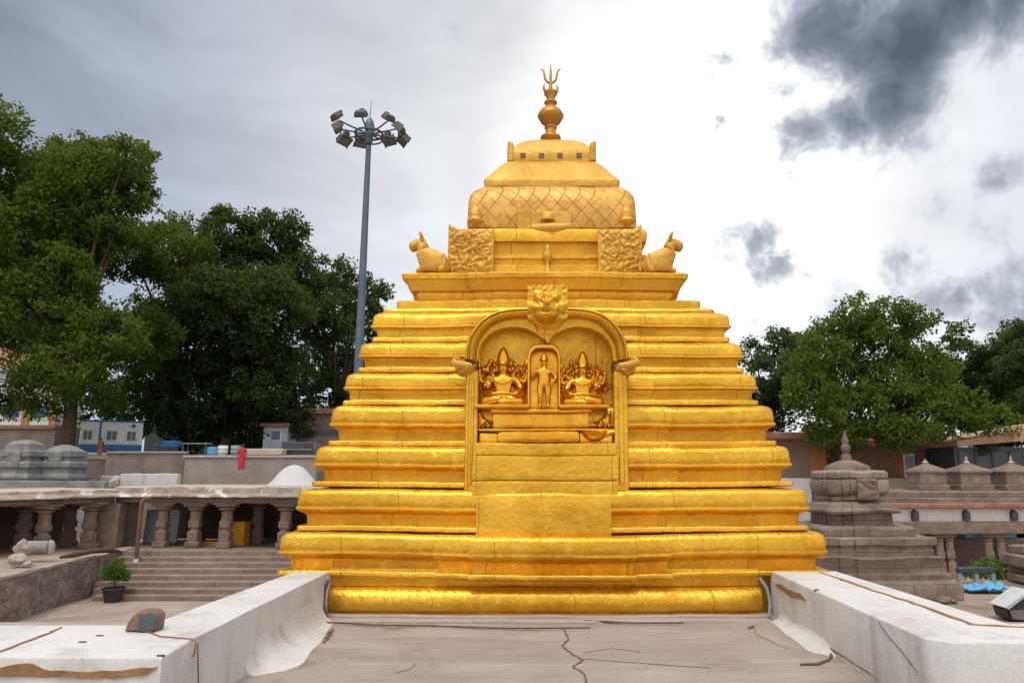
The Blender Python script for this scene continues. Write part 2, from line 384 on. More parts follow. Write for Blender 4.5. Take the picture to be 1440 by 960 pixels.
# ------------------------------------------------------------ ground, hill, terrace
CY = -2.9                      # courtyard level
def hill(x, y):
    if y < 47.4: return CY
    k = min(1, max(0, (x-6)/4)); t = min(1, (y-47.4)/.8)*(1-k) + min(1, max(0, (y-60)/3))*k
    far = max(0, y-60)
    return CY + t*5.75 + min(1, far/60)*2.2 + min(1, max(0, y-130)/500)*22*(.6+.5*noise.noise(Vector((x*.004, y*.004, 0))))
mb = MB()
xs = list(np.linspace(-2500, -100, 12)) + list(np.linspace(-90, 90, 31)) + list(np.linspace(100, 2500, 12))
ys = [-60, -20, 0, 10, 20, 30, 40, 47.4, 48.2, 52, 58, 66, 80, 100, 130, 180, 260, 400, 600, 1000, 1800, 3000]
mb.loft([[Vector((x, y, hill(x, y))) for x in xs] for y in ys], close=False)
gnd = struct('ground', mb, PAVE, 30)
gnd.data.materials.append(HILL)
for p in gnd.data.polygons:
    if p.center.y > 48.3: p.material_index = 1

mb = MB()
nx, ny = 44, 34
def flz(x, y): return .012*noise.noise(Vector((x*.9, y*.9, 3))) + .05*max(0, (y-8.3)/.5)**2*.4 - .02*max(0, 1-abs(x-.1)/2.6)
fl = []
for j in range(ny+1):
    y = 2.6 + (8.86-2.6)*j/ny; row = []
    for i in range(nx+1):
        x = -2.62 + 5.34*i/nx
        z = .012*noise.noise(Vector((x*.9, y*.9, 3))) + .05*max(0, (y-8.3)/.5)**2*.4 - .02*max(0, 1-abs(x-.1)/2.6)
        row.append(Vector((x, y, z)))
    fl.append(row)
mb.loft(fl, close=False)
struct('terrace_floor', mb, FLOOR)
mb = MB(); mb.b2((-9.2, 1.2, CY+.01), (9.0, 8.9, -.06)); struct('terrace_base', mb, KERB)
mb = MB(); mb.b2((3.36, 8.9, CY+.01), (24, 20.9, -1.2)); mb.b2((9.0, 4.0, CY+.02), (24, 8.9, -1.2)); mb.subdiv(6); mb.wobble(.06, .6); struct('side_roof', mb, DIRT)

# ------------------------------------------------------------ golden tower
YC, TX = 12.04, .045
def solve(hw, py):
    a = hw/F; v = (480-py)/F
    b = math.cos(PITCH) - v*math.sin(PITCH); t = YC/(a+b)
    return t*a, EYE + t*(math.sin(PITCH) + v*math.cos(PITCH))
def zc(py, Y=YC):               # height of a pixel row at depth Y
    return P(772, py, Y).z
def plan(cx, cy, w, steps, c=.03):
    """square plan with stepped projections; constant point count"""
    side = []
    us = [(-w+c, 0)]
    prev = 0
    edges = []
    for fr, p in steps: edges.append((-fr*w, prev, p)); prev = p
    for u, p0, p1 in edges: us += [(u-.004, p0), (u+.004, p1)]
    back = [(-u, p) for u, p in us[::-1]]
    us = us + back
    side = []
    for i in range(len(us)-1):
        (u0, p0), (u1, p1) = us[i], us[i+1]
        n = 1 if abs(u1-u0) < .02 else 8
        for k in range(n): side.append((u0+(u1-u0)*k/n, p0+(p1-p0)*k/n))
    side.append(us[-1])
    out = []
    for q in range(4):
        ca, sa = math.cos(q*math.pi/2), math.sin(q*math.pi/2)
        for u, p in side:
            x, y = u, -(w+p)
            out.append((cx + x*ca - y*sa, cy + x*sa + y*ca))
    return out
def band(prof, steps, dx=0, cx=TX, cy=YC, c=.03, wob=.008, seed=0, solver=solve, noise_z=.006):
    mb = MB(); rings = []
    for hw, py in prof:
        w, z = solver(hw, py)
        rings.append([Vector((x, y, z)) for x, y in plan(cx+dx, cy, w, steps, c)])
    mb.loft(rings)
    for v in mb.bm.verts:
        q = Vector((v.co.x*.8, v.co.y*.8, seed*3.7))
        v.co += noise.noise_vector(v.co*2.3+Vector((seed, 0, 0)))*wob
        v.co.z += noise.noise(q)*noise_z*1.5
    return mb
tower = thing('golden_tower', 'tall golden temple tower of stacked rounded bands in the centre with a trident on top', 'tower', (TX, YC, 0))
bandrows = [  # yt, yb, hw, neck, ledge hw, ledge y
    (440, 473, 254, 245, 252, 478), (482, 514, 272, 263, 272, 521), (525, 558, 292, 284, 293, 567), (571, 607, 314, 302, 316, 624),
    (627, 664, 337, 323, 340, 681), (687, 724, 362, 347, 361, 743), (748, 793, 388, 371, 389, 806)]
for i, (yt, yb, H, N, L, yl) in enumerate(bandrows):
    h = yb-yt
    T_ = yl-yt
    prof = [(H-40, yt-1.2), (H-19, yt-.6), (H-11, yt+.8), (H-6, yt+.07*T_), (H-3.6, yt+.15*T_), (H-2.6, yt+.30*T_), (H-2.2, yt+.41*T_), (H-2.8, yt+.425*T_), (H+.2, yt+.445*T_), (H+.8, yt+.50*T_),
            (H-1.2, yt+.535*T_), (H-7, yt+.58*T_), (N+1.5, yt+.625*T_), (N, yt+.66*T_), (N-.5, yl-4.6), (L-1.2, yl-4.4), (L, yl-3.2), (L, yl+1.6), (L-2, yl+3), (L-45, yl+4.2)]
    st = [(.54, .045), (.42, .09)] if i >= 3 else [(.5, .03), (.38, .06)]
    if i == 6: st = [(.43, .10), (.30, .18)]
    mbd = band(prof, st, seed=i, dx=-.02 if i < 3 else 0)
    if i >= 3:
        for v in mbd.bm.verts: v.co.z -= (.018 if i < 6 else .035)*max(0, 1-(abs(v.co.x-TX)/2.6)**2)*(1 if v.co.y < YC-1.5 else 0)
    mbd.build('moulding_band', GOLDPET if i in (4, 6) else GOLD, tower, 42)
# solid core and foot band between the parapets
mb = MB(); w, z = solve(371, 806); mb.b2((TX-w+.3, YC-w+.18, 0), (TX+w-.3, YC+w-.3, z)); mb.build('core', GOLDR, tower)
yF = YC - solve(371, 806)[0]
def strip(prof, x0, x1, y0, n=40, seed=0, wob=.01, ctr=.03):
    """moulding that runs along x; prof = (outward, z); bows gently forward in steps"""
    mb = MB(); rings = []
    for k in range(n+1):
        x = x0+(x1-x0)*k/n
        f = (x-x0)/(x1-x0)
        pr = 0 if f < .205 or f > .79 else ctr
        e = min(1, min(f, 1-f)*22); sh = .55+.45*math.sqrt(e)
        rings.append([Vector((x, y0 - (o*sh) - pr, z)) for o, z in prof])
    mb.loft(rings)
    for v in mb.bm.verts: v.co += noise.noise_vector(v.co*2.0+Vector((seed, 0, 0)))*wob
    return mb
xl, xr = P(460, 845, 8.8).x, P(1074, 845, 8.8).x
strip([(-.2, .0), (.12, .0), (.12, .045), (.10, .06), (.165, .10), (.185, .17), (.17, .24), (.13, .29), (.07, .325), (-.2, .33)], xl, xr, 8.94, 60, 3).build('foot_band', GOLDPET, tower, 50)
strip([(-.3, .33), (.03, .332), (.05, .37), (.045, .42), (.06, .46), (.05, .53), (-.3, .53)], xl-.02, xr-.02, 8.95, 60, 5).build('foot_fascia', GOLD, tower, 50)
# steps above band one
band([(180, 441.5), (233, 441), (234, 437), (231, 434), (214, 433.5), (214, 424), (212, 422.5), (150, 422)], [(.5, .03), (.38, .06)], seed=11, dx=-.05).build('stepped_course', GOLD, tower)
# cornice : wide slab with under-slope, bulls stand on it
dxc = -.10
band([(165, 424), (178, 423), (182, 415), (181, 409.5), (190, 408.5), (192, 404), (196, 393), (201, 391), (202, 385), (200, 383.5), (120, 383)], [(.55, .03), (.40, .06)], seed=12, dx=dxc, wob=.01).build('cornice', GOLD, tower)
# frieze storey behind the carved panels
band([(110, 386), (140, 385.5), (140, 372), (132, 371), (132, 364), (136, 363), (136, 358), (128, 357), (128, 340), (136, 339), (137, 327), (134, 322), (90, 320)], [(.6, .0), (.5, .0)], seed=13, dx=-.03).build('frieze_storey', GOLDR, tower)
# bell shaped square dome with scale pattern
def scale_mat():
    m = bpy.data.materials.new('scaled_gilding'); m.use_nodes = True; m.node_tree.nodes.clear(); g = G(m.node_tree)
    pos = g.node('ShaderNodeTexCoord').outputs['Object']; s = g.node('ShaderNodeSeparateXYZ', {0: pos})
    al = g.m('ADD', s.outputs[0], s.outputs[1]); n2 = g.noise(pos, 6, 6, .65, .3)
    lines = None
    for sg in (1, -1):
        fr = g.m('FRACT', g.m('ADD', g.m('MULTIPLY', g.m('ADD', al, g.m('MULTIPLY_ADD', n2, .06, -.03)), 4.2), g.m('MULTIPLY', s.outputs[2], 3.6*sg)))
        l = g.rng(g.m('ABSOLUTE', g.m('SUBTRACT', fr, .5)), .045, .01)
        lines = l if lines is None else g.m('MAXIMUM', lines, l)
    lines = g.m('MULTIPLY', lines, g.rng(g.noise(pos, 3, 3), .3, .5))
    col = g.mix(g.rng(n2, .35, .7), (.68, .40, .10, 1), (.50, .26, .045, 1))
    col = g.mix(g.m('MULTIPLY', lines, .7), col, (.28, .12, .02, 1))
    h = g.m('SUBTRACT', g.m('ADD', n2, g.m('MULTIPLY', g.noise(pos, 40, 4), .4)), g.m('MULTIPLY', lines, .8))
    bp = g.node('ShaderNodeBump', {'Height': h, 'Strength': .6, 'Distance': .02})
    p = g.node('ShaderNodeBsdfPrincipled', {'Base Color': col, 'Metallic': .5, 'Roughness': .52, 'Normal': bp.outputs[0]})
    g.node('ShaderNodeOutputMaterial', {'Surface': p.outputs[0]}); return m
SCALE = scale_mat()
band([(100, 321), (118, 320), (119.5, 315), (118.5, 296), (117.5, 284), (115, 274), (108, 267), (98, 262.5), (80, 261)], [(.55, .0), (.4, .0)], seed=14, wob=.010, c=.045).build('bell_dome', SCALE, tower, 50)
band([(80, 263), (95, 262), (96, 254), (95, 251.5), (88, 246), (70, 231), (62, 227), (40, 226)], [(.55, 0), (.4, 0)], seed=15, wob=.008).build('sloping_roof', GOLDW, tower)
band([(45, 227), (60, 226.5), (61, 219), (60.5, 210), (57, 207.5), (51, 205), (47, 200.5), (38, 198), (20, 196.5)], [(.55, 0), (.4, 0)], seed=16, wob=.006).build('crown_block', GOLDW, tower, 50)
wT, zT = solve(60, 218)
for sx in (-1, 1):
    for sy in (-1, 1):
        c = Vector((TX+sx*(wT-.03), YC+sy*(wT-.03), 0)); z0 = solve(60, 226)[1]; z1 = solve(60, 199.5)[1]
        mb = MB(); mb.tube([c+Vector((0, 0, z0)), c+Vector((0, 0, z0+.15)), c+Vector((sx*.0, 0, z1-.10)), c+Vector((sx*.015, sy*.015, z1-.02)), c+Vector((sx*.05, sy*.03, z1+.01))], [.06, .06, .06, .045, .012], 8)
        mb.wobble(.006, 5).build('corner_horn', GOLDW, tower, 60)
wf = YC-wT
mbw = []
for px in (735, 761, 787, 814):
    p = P(px+.5, 218.5, wf-.012); s = .055
    MB().box((p.x, wf-.004, p.z), (.085, .03, .085), bev=.006).build('vent_window', DARKWIN, tower)
# finial
def zf(py): return EYE + YC/(math.cos(PITCH)-(480-py)/F*math.sin(PITCH))*(math.sin(PITCH)+(480-py)/F*math.cos(PITCH))
def rf(px): return px*YC/F*1.13*.98
fc = Vector((TX-.015, YC, 0))
fin = MB().lathe(fc, [(rf(a), zf(b)) for a, b in [(10, 199), (14, 195), (13.5, 192.5), (9, 189.5), (7, 186), (7, 181.5), (8.5, 180.8), (8.5, 178.5), (7, 177.5), (8, 176), (13, 173), (18, 164.5), (17.6, 162), (13, 155), (8, 151), (6, 149), (7, 147), (9, 145.5), (9, 144), (6, 142), (5.5, 138), (9, 133), (9.5, 130), (3, 128), (2, 116)]], 16).build('finial', FINIAL, tower, 40)
mb = MB()
mb.tube([fc+Vector((0, 0, zf(120))), fc+Vector((0, 0, zf(104))), fc+Vector((0, 0, zf(91)))], [rf(1.8), rf(1.7), rf(.5)], 8)
for s in (-1, 1):
    pts = [(0, 117), (4, 116), (7.5, 112), (8.5, 106), (9.5, 101), (11.5, 98), (14.2, 96.5)]
    mb.tube([fc+Vector((s*rf(a), 0, zf(b))) for a, b in pts], [rf(r) for r in (1.8, 1.9, 1.8, 1.5, 1.3, 1.1, .6)], 8)
    pts = [(0, 131), (6, 131), (9, 127), (9.5, 122), (8, 119)]
    mb.tube([fc+Vector((s*rf(a), .02*s, zf(b))) for a, b in pts], [rf(r) for r in (2, 2, 1.9, 1.5, .6)], 8)
mb.build('trident', FINIAL, fin, 60)

# relief panels -------------------------------------------------
def relief(x0, x1, z0, z1, y, depth, seed, n=60, thick=.12, amp=.045, fr=15.0, top=None):
    """carved slab facing the viewer with scrolls worked into its face"""
    mb = MB(); rings = []
    for j in range(n+1):
        row = []
        for i in range(n+1):
            u, v = i/n, j/n
            x = x0+(x1-x0)*u; zt = z1 + (top(u) if top else 0); z = z0+(zt-z0)*v
            q = Vector((x*fr*.5, z*fr*.5, seed*3.1)); sw = noise.noise_vector(q)*1.5
            r = math.sin((x*fr + sw.x*2.2)*2.0)*math.cos((z*fr + sw.y*2.2)*2.0)
            edge = min(1, min(u, 1-u, v, 1-v)*9)
            d = (.5+.5*r)*amp*edge + (0 if min(u, 1-u, v, 1-v) > .001 else 0)
            row.append(Vector((x, y-d, z)))
        rings.append(row)
    mb.loft(rings, close=False)
    # sides and back
    bot = rings[0]; tp = rings[-1]; lf = [r[0] for r in rings]; rt = [r[-1] for r in rings]; off = Vector((0, thick, 0))
    for edge in (bot, tp, lf, rt):
        mb.loft([edge, [p+off for p in edge]], close=False)
    return mb
wp, zp = solve(147, 386); yp = YC-wp-.02
zt = P(660, 322, yp).z; zb = P(660, 385, yp).z
def hornL(u): return .08*max(0, 1-u*5)
def hornR(u): return .08*max(0, 1-(1-u)*5)
relief(P(630, 350, yp).x, P(694, 350, yp).x, zb, zt, yp, .05, 1, top=hornL, thick=.5).build('carved_panel', GOLDW, tower, 80)
relief(P(841, 350, yp).x, P(903, 350, yp).x, zb, zt, yp, .05, 2, top=hornR, thick=.5).build('carved_panel', GOLDW, tower, 80)
# central small gable in front of the dome
yg = YC-solve(128, 330)[0]-.10
def X(px, y): return P(px, 400, y).x
mb = MB(); mb.b2((X(726, yg), yg+.12, zc(343, yg)), (X(746, yg), yg+.6, zc(290, yg)), bev=.012); mb.b2((X(792, yg), yg+.12, zc(343, yg)), (X(807, yg), yg+.6, zc(316, yg)), bev=.012)
mb.b2((X(733, yg), yg+.14, zc(317, yg)), (X(805, yg), yg+.7, zc(292, yg)), bev=.02); mb.b2((X(693, yg), yg+.1, zc(342, yg)), (X(842, yg), yg+.6, zc(328, yg)), bev=.01)
mb.wobble(.012, 3).build('dormer_gable', GOLDW, tower)
mb = MB(); mb.tube([Vector((X(747, yg), yg+.1, zc(318, yg))), Vector((X(776, yg), yg+.04, zc(319, yg))), Vector((X(804, yg), yg+.1, zc(316, yg)))], [.06, .075, .06], 10)
mb.lathe((X(770, yg), yg+.12, zc(309, yg)), [(.02, 0), (.11, .03), (.10, .12), (.03, .17)], 12).build('scroll_boss', GOLDW, tower, 60)
mb = MB(); mb.lathe((X(770, yg), yg-.02, zc(386, yg)), [(.055, 0), (.05, .08), (.03, .10), (.03, .2), (.065, .24), (.07, .31), (.03, .37), (.045, .40), (.01, .46)], 10).build('small_finial', GOLDW, tower, 60)
for px, fl_ in ((674, 1), (876, -1)):     # side lugs on the dome corners
    ys_ = YC-solve(118, 300)[0]
    p = P(px, 0, ys_); mb = MB()
    mb.lathe((p.x, ys_+.02, zc(318, ys_)), [(.03, 0), (.13, .08), (.09, .14), (.11, .2), (.06, .3), (.02, .34)], 10).wobble(.02, 6).build('dome_boss', GOLDW, tower, 60)

# niche -----------------------------------------------------------
YN = 9.02
def N(px, py, y=YN): return P(px, py, y)
inner_l = [(672, 626), (672, 560), (672, 506), (674, 489), (679, 479), (686, 471), (694, 465), (704, 461), (716, 458.5), (728, 458.5), (740, 461), (752, 466.5), (760, 472), (767, 478)]
outer_l = [(656, 626), (656, 560), (653, 506), (655, 487), (659, 474), (666, 462), (675, 451), (686, 443), (700, 437), (714, 434), (728, 433), (742, 432), (756, 431), (767, 430)]
inner = inner_l + [(2*767.5-x, y) for x, y in inner_l[::-1]]
outer = outer_l + [(2*768.5-x, y) for x, y in outer_l[::-1]]
# archway with a rolled front and walls running back
K = len(inner); idx = list(range(2, K-2))
prof = [(0, .0), (.05, .05), (.2, .10), (.4, .125), (.55, .10), (.62, .06), (.66, .06), (.74, .10), (.88, .09), (.97, .04), (1, 0)]
mid = []
for (x, y) in outer:
    d = Vector((768.5-x, 520-y)) if y < 510 else Vector((768.5-x, 0)); d.normalize(); mid.append((x+d.x*17, y+d.y*17))
mb = MB(); rings = []
for i in idx:
    A, B = N(*mid[i]), N(*outer[i]); row = [A + Vector((0, .2, 0))]
    for s_, h in prof: row.append(A.lerp(B, s_) + Vector((0, -h, 0)))
    row.append(B + Vector((0, .95, 0))); rings.append(row)
mb.loft(rings, close=False); mb.wobble(.005, 4).build('niche_arch', GOLD, tower, 70)
mb = MB(); rings = []
for i in idx:
    A, B = N(*inner[i]), N(*mid[i]); A.x = max(-9, A.x)
    rings.append([A+Vector((0, .33, 0)), A+Vector((0, .05, 0)), A+Vector((0, .035, 0)), A.lerp(B, .5)+Vector((0, .03, 0)), B+Vector((0, .025, 0)), B+Vector((0, .1, 0))])
mb.loft(rings, close=False); mb.wobble(.004, 4).build('cusped_plate', GOLD, tower, 50)
mb = MB()
back = [N(*p, YN)+Vector((0, .33, 0)) for p in inner]
mb.face(back); mb.build('niche_back', GOLD, tower)
for sgn in (-1, 1):
    mb = MB()
    xi, xo = (N(672, 560).x, N(655, 560).x) if sgn < 0 else (N(863, 560).x, N(882, 560).x)
    mb.b2((xi, YN-.03, N(700, 690).z), (xo, YN+.9, N(700, 522).z), bev=.012)
    xm = (xi+xo)/2
    mb.b2((xm-.03, YN-.06, N(700, 680).z), (xm+.03, YN+.1, N(700, 535).z), bev=.01)
    mb.wobble(.006, 3).build('niche_pilaster', GOLD, tower)
for cx_, s in ((655, -1), (879, 1)):
    mb = MB(); c = N(cx_, 518)
    mb.blob(c+Vector((0, .05, 0)), (.125, .16, .10), 3, .35, 3, s)
    mb.tube([c+Vector((-.08*s, -.06, .02)), c+Vector((.06*s, -.08, .03)), c+Vector((.15*s, -.06, .07)), c+Vector((.13*s, -.05, .13)), c+Vector((.07*s, -.05, .10))], [.05, .06, .05, .035, .02], 8)
    mb.build('scroll_end', GOLDW, tower, 60)
# kirtimukha mask above the arch
mb = MB(); y = YN-.08; n = 40; rings = []
for j in range(n+1):
    row = []
    for i in range(n+1):
        px = 744 + 56*i/n; py = 480 - 79*j/n
        u, v = (px-772)/28, (py-428)/27
        d = .03
        def bump(cx, cy, r, h): 
            q = math.hypot((px-cx), (py-cy))/r
            return h*max(0, 1-q*q)
        d += bump(760, 420, 9, .09)+bump(782, 420, 9, .09)+bump(771, 427, 7, .08)+bump(770, 437, 19, .13)*(1.0 if py > 428 else .4)+bump(750, 433, 9, .06)+bump(791, 432, 9, .06)
        d -= .06*math.exp(-((py-440)/2.2)**2)*max(0, 1-abs(px-770)/15)
        d += .018*noise.noise(Vector((px*.22, py*.22, 1)))
        d -= .13*max(0, min(1, (py-448)/14))
        lim = 28 if py < 449 else max(1.5, 24*(1-(py-449)/30))
        px = 770+max(-lim, min(lim, px-772))
        p = P(px, py, y); row.append(Vector((p.x, y-d, p.z)))
    rings.append(row)
mb.loft(rings, close=False)
for edge in (rings[0], rings[-1], [r[0] for r in rings], [r[-1] for r in rings]): mb.loft([edge, [Vector((p.x, YN+.7, p.z)) for p in edge]], close=False)
mb.build('face_mask', GOLD, tower, 80)
# pedestal ledges inside the niche
mb = MB()
def led(x0, x1, y0, y1, d0, d1, bev=.015): mb.b2((N(x0, y0).x, YN+d0, N(700, y0).z), (N(x1, y1).x, YN+d1, N(700, y1).z), bev=bev, seg=2)
led(690, 832, 574, 580, .02, .41); led(693, 828, 580, 601, .06, .41); led(672, 863, 602, 606, .02, .40); led(700, 815, 606, 622, -.02, .41, .04); led(673, 700, 608, 622, .04, .40, .02); led(815, 862, 608, 622, .04, .41, .02)
mb.subdiv(3); mb.wobble(.012, 4).build('pedestal', GOLDP, tower)
mb = MB(); led(668, 866, 623, 640, -.05, .5, .012); led(665, 868, 641, 675, -.09, .5, .01); led(665, 868, 676, 701, -.10, .5, .01); led(671, 859, 702, 756, -.13, .5, .012)
mb.subdiv(4); mb.wobble(.010, 2.5).build('front_panel', GOLD, tower, label='flat gilded sheets stacked below the niche')

# ------------------------------------------------------------ statues
def statue_seated(name, label, base, h, mirror=1, arms=4):
    """seated four armed figure, h = height without crown base"""
    k = h/1.0; m = mirror
    t = thing(name, label, 'statue', base, 'golden statues in the niche')
    J = {'pel': ((0, 0, .10), (.17, .13)), 'belly': ((0, -.01, .22), (.125, .10)), 'chest': ((0, 0, .37), (.155, .10)), 'neck': ((0, 0, .49), .05), 'head': ((0, -.01, .58), (.082, .085)), 'top': ((0, 0, .66), (.06, .06)),
         'hl': ((.10, -.02, .09), .10), 'kl': ((.30, -.16, .07), .075), 'fl': ((.05, -.27, .06), .055), 'tl': ((-.06, -.28, .055), .04),
         'hr': ((-.10, -.02, .09), .10), 'kr': ((-.30, -.16, .07), .075), 'fr': ((-.10, -.24, .10), .055), 'tr': ((.0, -.26, .11), .04),
         'sl': ((.20, 0, .42), .06), 'el': ((.27, -.06, .27), .045), 'wl': ((.22, -.18, .20), .035), 'pl': ((.17, -.22, .19), .04),
         'sr': ((-.20, 0, .42), .06), 'er': ((-.27, -.06, .27), .045), 'wr': ((-.20, -.20, .30), .035), 'pr': ((-.18, -.21, .36), .042)}
    B = [('pel', 'belly'), ('belly', 'chest'), ('chest', 'neck'), ('neck', 'head'), ('head', 'top'), ('pel', 'hl'), ('hl', 'kl'), ('kl', 'fl'), ('fl', 'tl'), ('pel', 'hr'), ('hr', 'kr'), ('kr', 'fr'), ('fr', 'tr'),
         ('chest', 'sl'), ('sl', 'el'), ('el', 'wl'), ('wl', 'pl'), ('chest', 'sr'), ('sr', 'er'), ('er', 'wr'), ('wr', 'pr')]
    if arms == 4:
        for s, n in ((1, 'a'), (-1, 'b')):
            J['s'+n] = ((.19*s, .04, .43), .05); J['e'+n] = ((.33*s, .05, .38), .04); J['w'+n] = ((.36*s, .02, .52), .033); J['p'+n] = ((.355*s, .0, .58), .04)
            B += [('chest', 's'+n), ('s'+n, 'e'+n), ('e'+n, 'w'+n), ('w'+n, 'p'+n)]
    M = Matrix.Translation(base) @ Matrix.Diagonal((k*m, k, k, 1))
    mb = skin_mb(J, B, M)
    b = Vector(base)
    def q(x, y, z): return b+Vector((x*m, y, z))*k
    mb.blob(q(0, -.095, .575), (.016*k, .022*k, .03*k), 1, 0)
    mb.blob(q(0, -.085, .54), (.03*k, .012*k, .01*k), 1, 0)
    for s in (-1, 1):
        mb.blob(q(.033*s, -.082, .595), (.016*k, .01*k, .01*k), 1, 0); mb.blob(q(.088*s, .0, .575), (.014*k, .025*k, .045*k), 1, 0)
    # fingers on the two front hands
    for hx, hz, up in ((.17, .19, -.3), (-.18, .36, 1.0)):
        for f in range(4):
            a = q(hx+(-.03+.02*f), -.225, hz+.02*up); e_ = q(hx+(-.036+.024*f), -.24, hz+(.085-.01*abs(f-1.5))*up)
            mb.tube([a, (a+e_)/2+Vector((0, -.006*k, 0)), e_], [.011*k, .010*k, .007*k], 6)
        mb.tube([q(hx+.035, -.225, hz), q(hx+.06, -.23, hz+.035*up)], [.012*k, .008*k], 6)
    mb.build('body', GOLDP, t, 80)
    MB().lathe(b, [(.085*k, .625*k), (.10*k, .65*k), (.085*k, .67*k), (.09*k, .72*k), (.075*k, .80*k), (.05*k, .86*k), (.02*k, .90*k)], 14).build('crown', GOLDP, t, 60)
    mb = MB()
    for i in range(14):
        a = math.pi*i/13; r = .155*k
        mb.blob(b+Vector((math.cos(a)*r*.9, -.085*k-.03*k*math.sin(a), (.45-.10*math.sin(a))*k)), .014*k, 1, 0)
    mb.tube([q(-.15, -.10, .2), q(0, -.125, .21), q(.15, -.10, .2)], .018*k, 6)
    mb.build('necklace', GOLDP, t, 60)
    if arms == 4:
        for s in (-1, 1):
            mb = MB(); p = q(.355*s, -.01, .60)
            if s > 0: mb.lathe(p, [(.01*k, 0), (.05*k, .03*k), (.055*k, .07*k), (.02*k, .12*k), (.01*k, .15*k)], 10)
            else: mb.tube([p, p+Vector((0, 0, .18*k))], [.014*k, .012*k], 6); mb.tube([p+Vector((-.05*k, 0, .12*k)), p+Vector((0, 0, .10*k)), p+Vector((.05*k, 0, .12*k)), p+Vector((.055*k, 0, .17*k))], .01*k, 6)
            mb.build('held_emblem', GOLDP, t, 60)
    mb = MB(); rr_ = random.Random(int(b.x*100))
    for i in range(70):
        a = rr_.uniform(-.12, 1.12)*math.pi; r_ = rr_.uniform(.16, .40)
        mb.blob(q(math.cos(a)*r_, .13, .40+math.sin(a)*r_*.95), (rr_.uniform(.03, .065)*k, .035*k, rr_.uniform(.03, .065)*k), 1, .4, 2.5, i)
    mb.box(q(0, .16, .33), (.66*k, .04*k, .66*k), bev=.03*k)
    mb.build('aureole', GOLDP, t, 80)
    mb = MB(); mb.box(q(0, -.13, -.005), (.78*k, .42*k, .06*k), bev=.02*k, seg=2)
    mb.build('seat_slab', GOLDP, t)
    return t
ys_ = YN+.16
def spos(px, py): p = P(px, py, ys_); return Vector((p.x, ys_, p.z))
statue_seated('deity_statue', 'golden seated statue with tall oval crown, on the left of the niche', spos(707, 573), .84, 1)
statue_seated('deity_statue', 'golden seated statue with narrow pointed crown, on the right of the niche', spos(820, 573), .78, -1)
# standing figure in a small polished shrine
c0 = spos(765, 574)
t = thing('deity_statue', 'golden standing statue under a polished arch, in the middle of the niche', 'statue', c0, 'golden statues in the niche')
z1 = P(765, 484, ys_).z; hw = (P(788, 530, ys_).x-P(741, 530, ys_).x)/2; H = z1-c0.z
mb = MB(); rings = []
path = [(-hw, 0), (-hw, H*.45), (-hw, H*.8), (-hw*.9, H*.92), (-hw*.6, H*.99), (0, H), (hw*.6, H*.99), (hw*.9, H*.92), (hw, H*.8), (hw, H*.45), (hw, 0)]
for x, z in path:
    kx = .80; n_ = Vector((x, 0, z)); i_ = Vector((x*kx, 0, z*.90 if z > H*.5 else z*.97))
    rings.append([c0+p for p in (i_+Vector((0, .15, 0)), i_+Vector((0, -.06, 0)), i_.lerp(n_, .3)+Vector((0, -.10, 0)), i_.lerp(n_, .75)+Vector((0, -.10, 0)), n_+Vector((0, -.05, 0)), n_+Vector((0, .15, 0)))])
mb.loft(rings); mb.build('arch_frame', GOLDP, t, 50)
mb = MB(); mb.b2(c0+Vector((-hw*.85, .08, 0)), c0+Vector((hw*.85, .16, H*.9))); mb.build('back_plate', GOLDP, t)
k = H*.80
J = {'pel': ((0, 0, .48), (.11, .09)), 'ch': ((0, -.01, .68), (.12, .085)), 'nk': ((0, 0, .78), .04), 'hd': ((0, -.01, .86), (.07, .072)), 'tp': ((0, 0, .93), .05),
     'hl': ((.07, 0, .44), .085), 'kl': ((.075, -.02, .24), .055), 'al': ((.07, 0, .05), .04), 'fl': ((.085, -.08, .025), .035), 'hr': ((-.07, 0, .44), .085), 'kr': ((-.075, -.02, .24), .055), 'ar': ((-.07, 0, .05), .04), 'fr': ((-.085, -.08, .025), .035),
     'sl': ((.15, 0, .71), .05), 'el': ((.24, -.03, .58), .038), 'wl': ((.17, -.10, .50), .03), 'pl': ((.13, -.12, .47), .035), 'sr': ((-.15, 0, .71), .05), 'er': ((-.24, -.03, .58), .038), 'wr': ((-.19, -.10, .66), .03), 'pr': ((-.17, -.11, .72), .035)}
B = [('pel', 'ch'), ('ch', 'nk'), ('nk', 'hd'), ('hd', 'tp'), ('pel', 'hl'), ('hl', 'kl'), ('kl', 'al'), ('al', 'fl'), ('pel', 'hr'), ('hr', 'kr'), ('kr', 'ar'), ('ar', 'fr'), ('ch', 'sl'), ('sl', 'el'), ('el', 'wl'), ('wl', 'pl'), ('ch', 'sr'), ('sr', 'er'), ('er', 'wr'), ('wr', 'pr')]
mb = skin_mb(J, B, Matrix.Translation(c0+Vector((0, -.05, 0))) @ Matrix.Diagonal((k, k, k, 1)))
f0 = c0+Vector((0, -.05, 0))
mb.blob(f0+Vector((0, -.085, .855))*k, (.014*k, .02*k, .026*k), 1, 0)
for s in (-1, 1):
    mb.blob(f0+Vector((.028*s, -.072, .875))*k, (.013*k, .008*k, .008*k), 1, 0)
    for f in range(4):
        a = f0+Vector((s*(.10+.018*f), -.14, .47 if s > 0 else .74))*k; mb.tube([a, a+Vector((0, -.01*k, (-.05 if s > 0 else .07)*k))], [.010*k, .007*k], 6)
mb.build('body', GOLDP, t, 80)
MB().lathe(f0, [(.07*k, .90*k), (.085*k, .925*k), (.07*k, .95*k), (.06*k, 1.01*k), (.03*k, 1.06*k), (.01*k, 1.09*k)], 12).build('crown', GOLDP, t, 60)
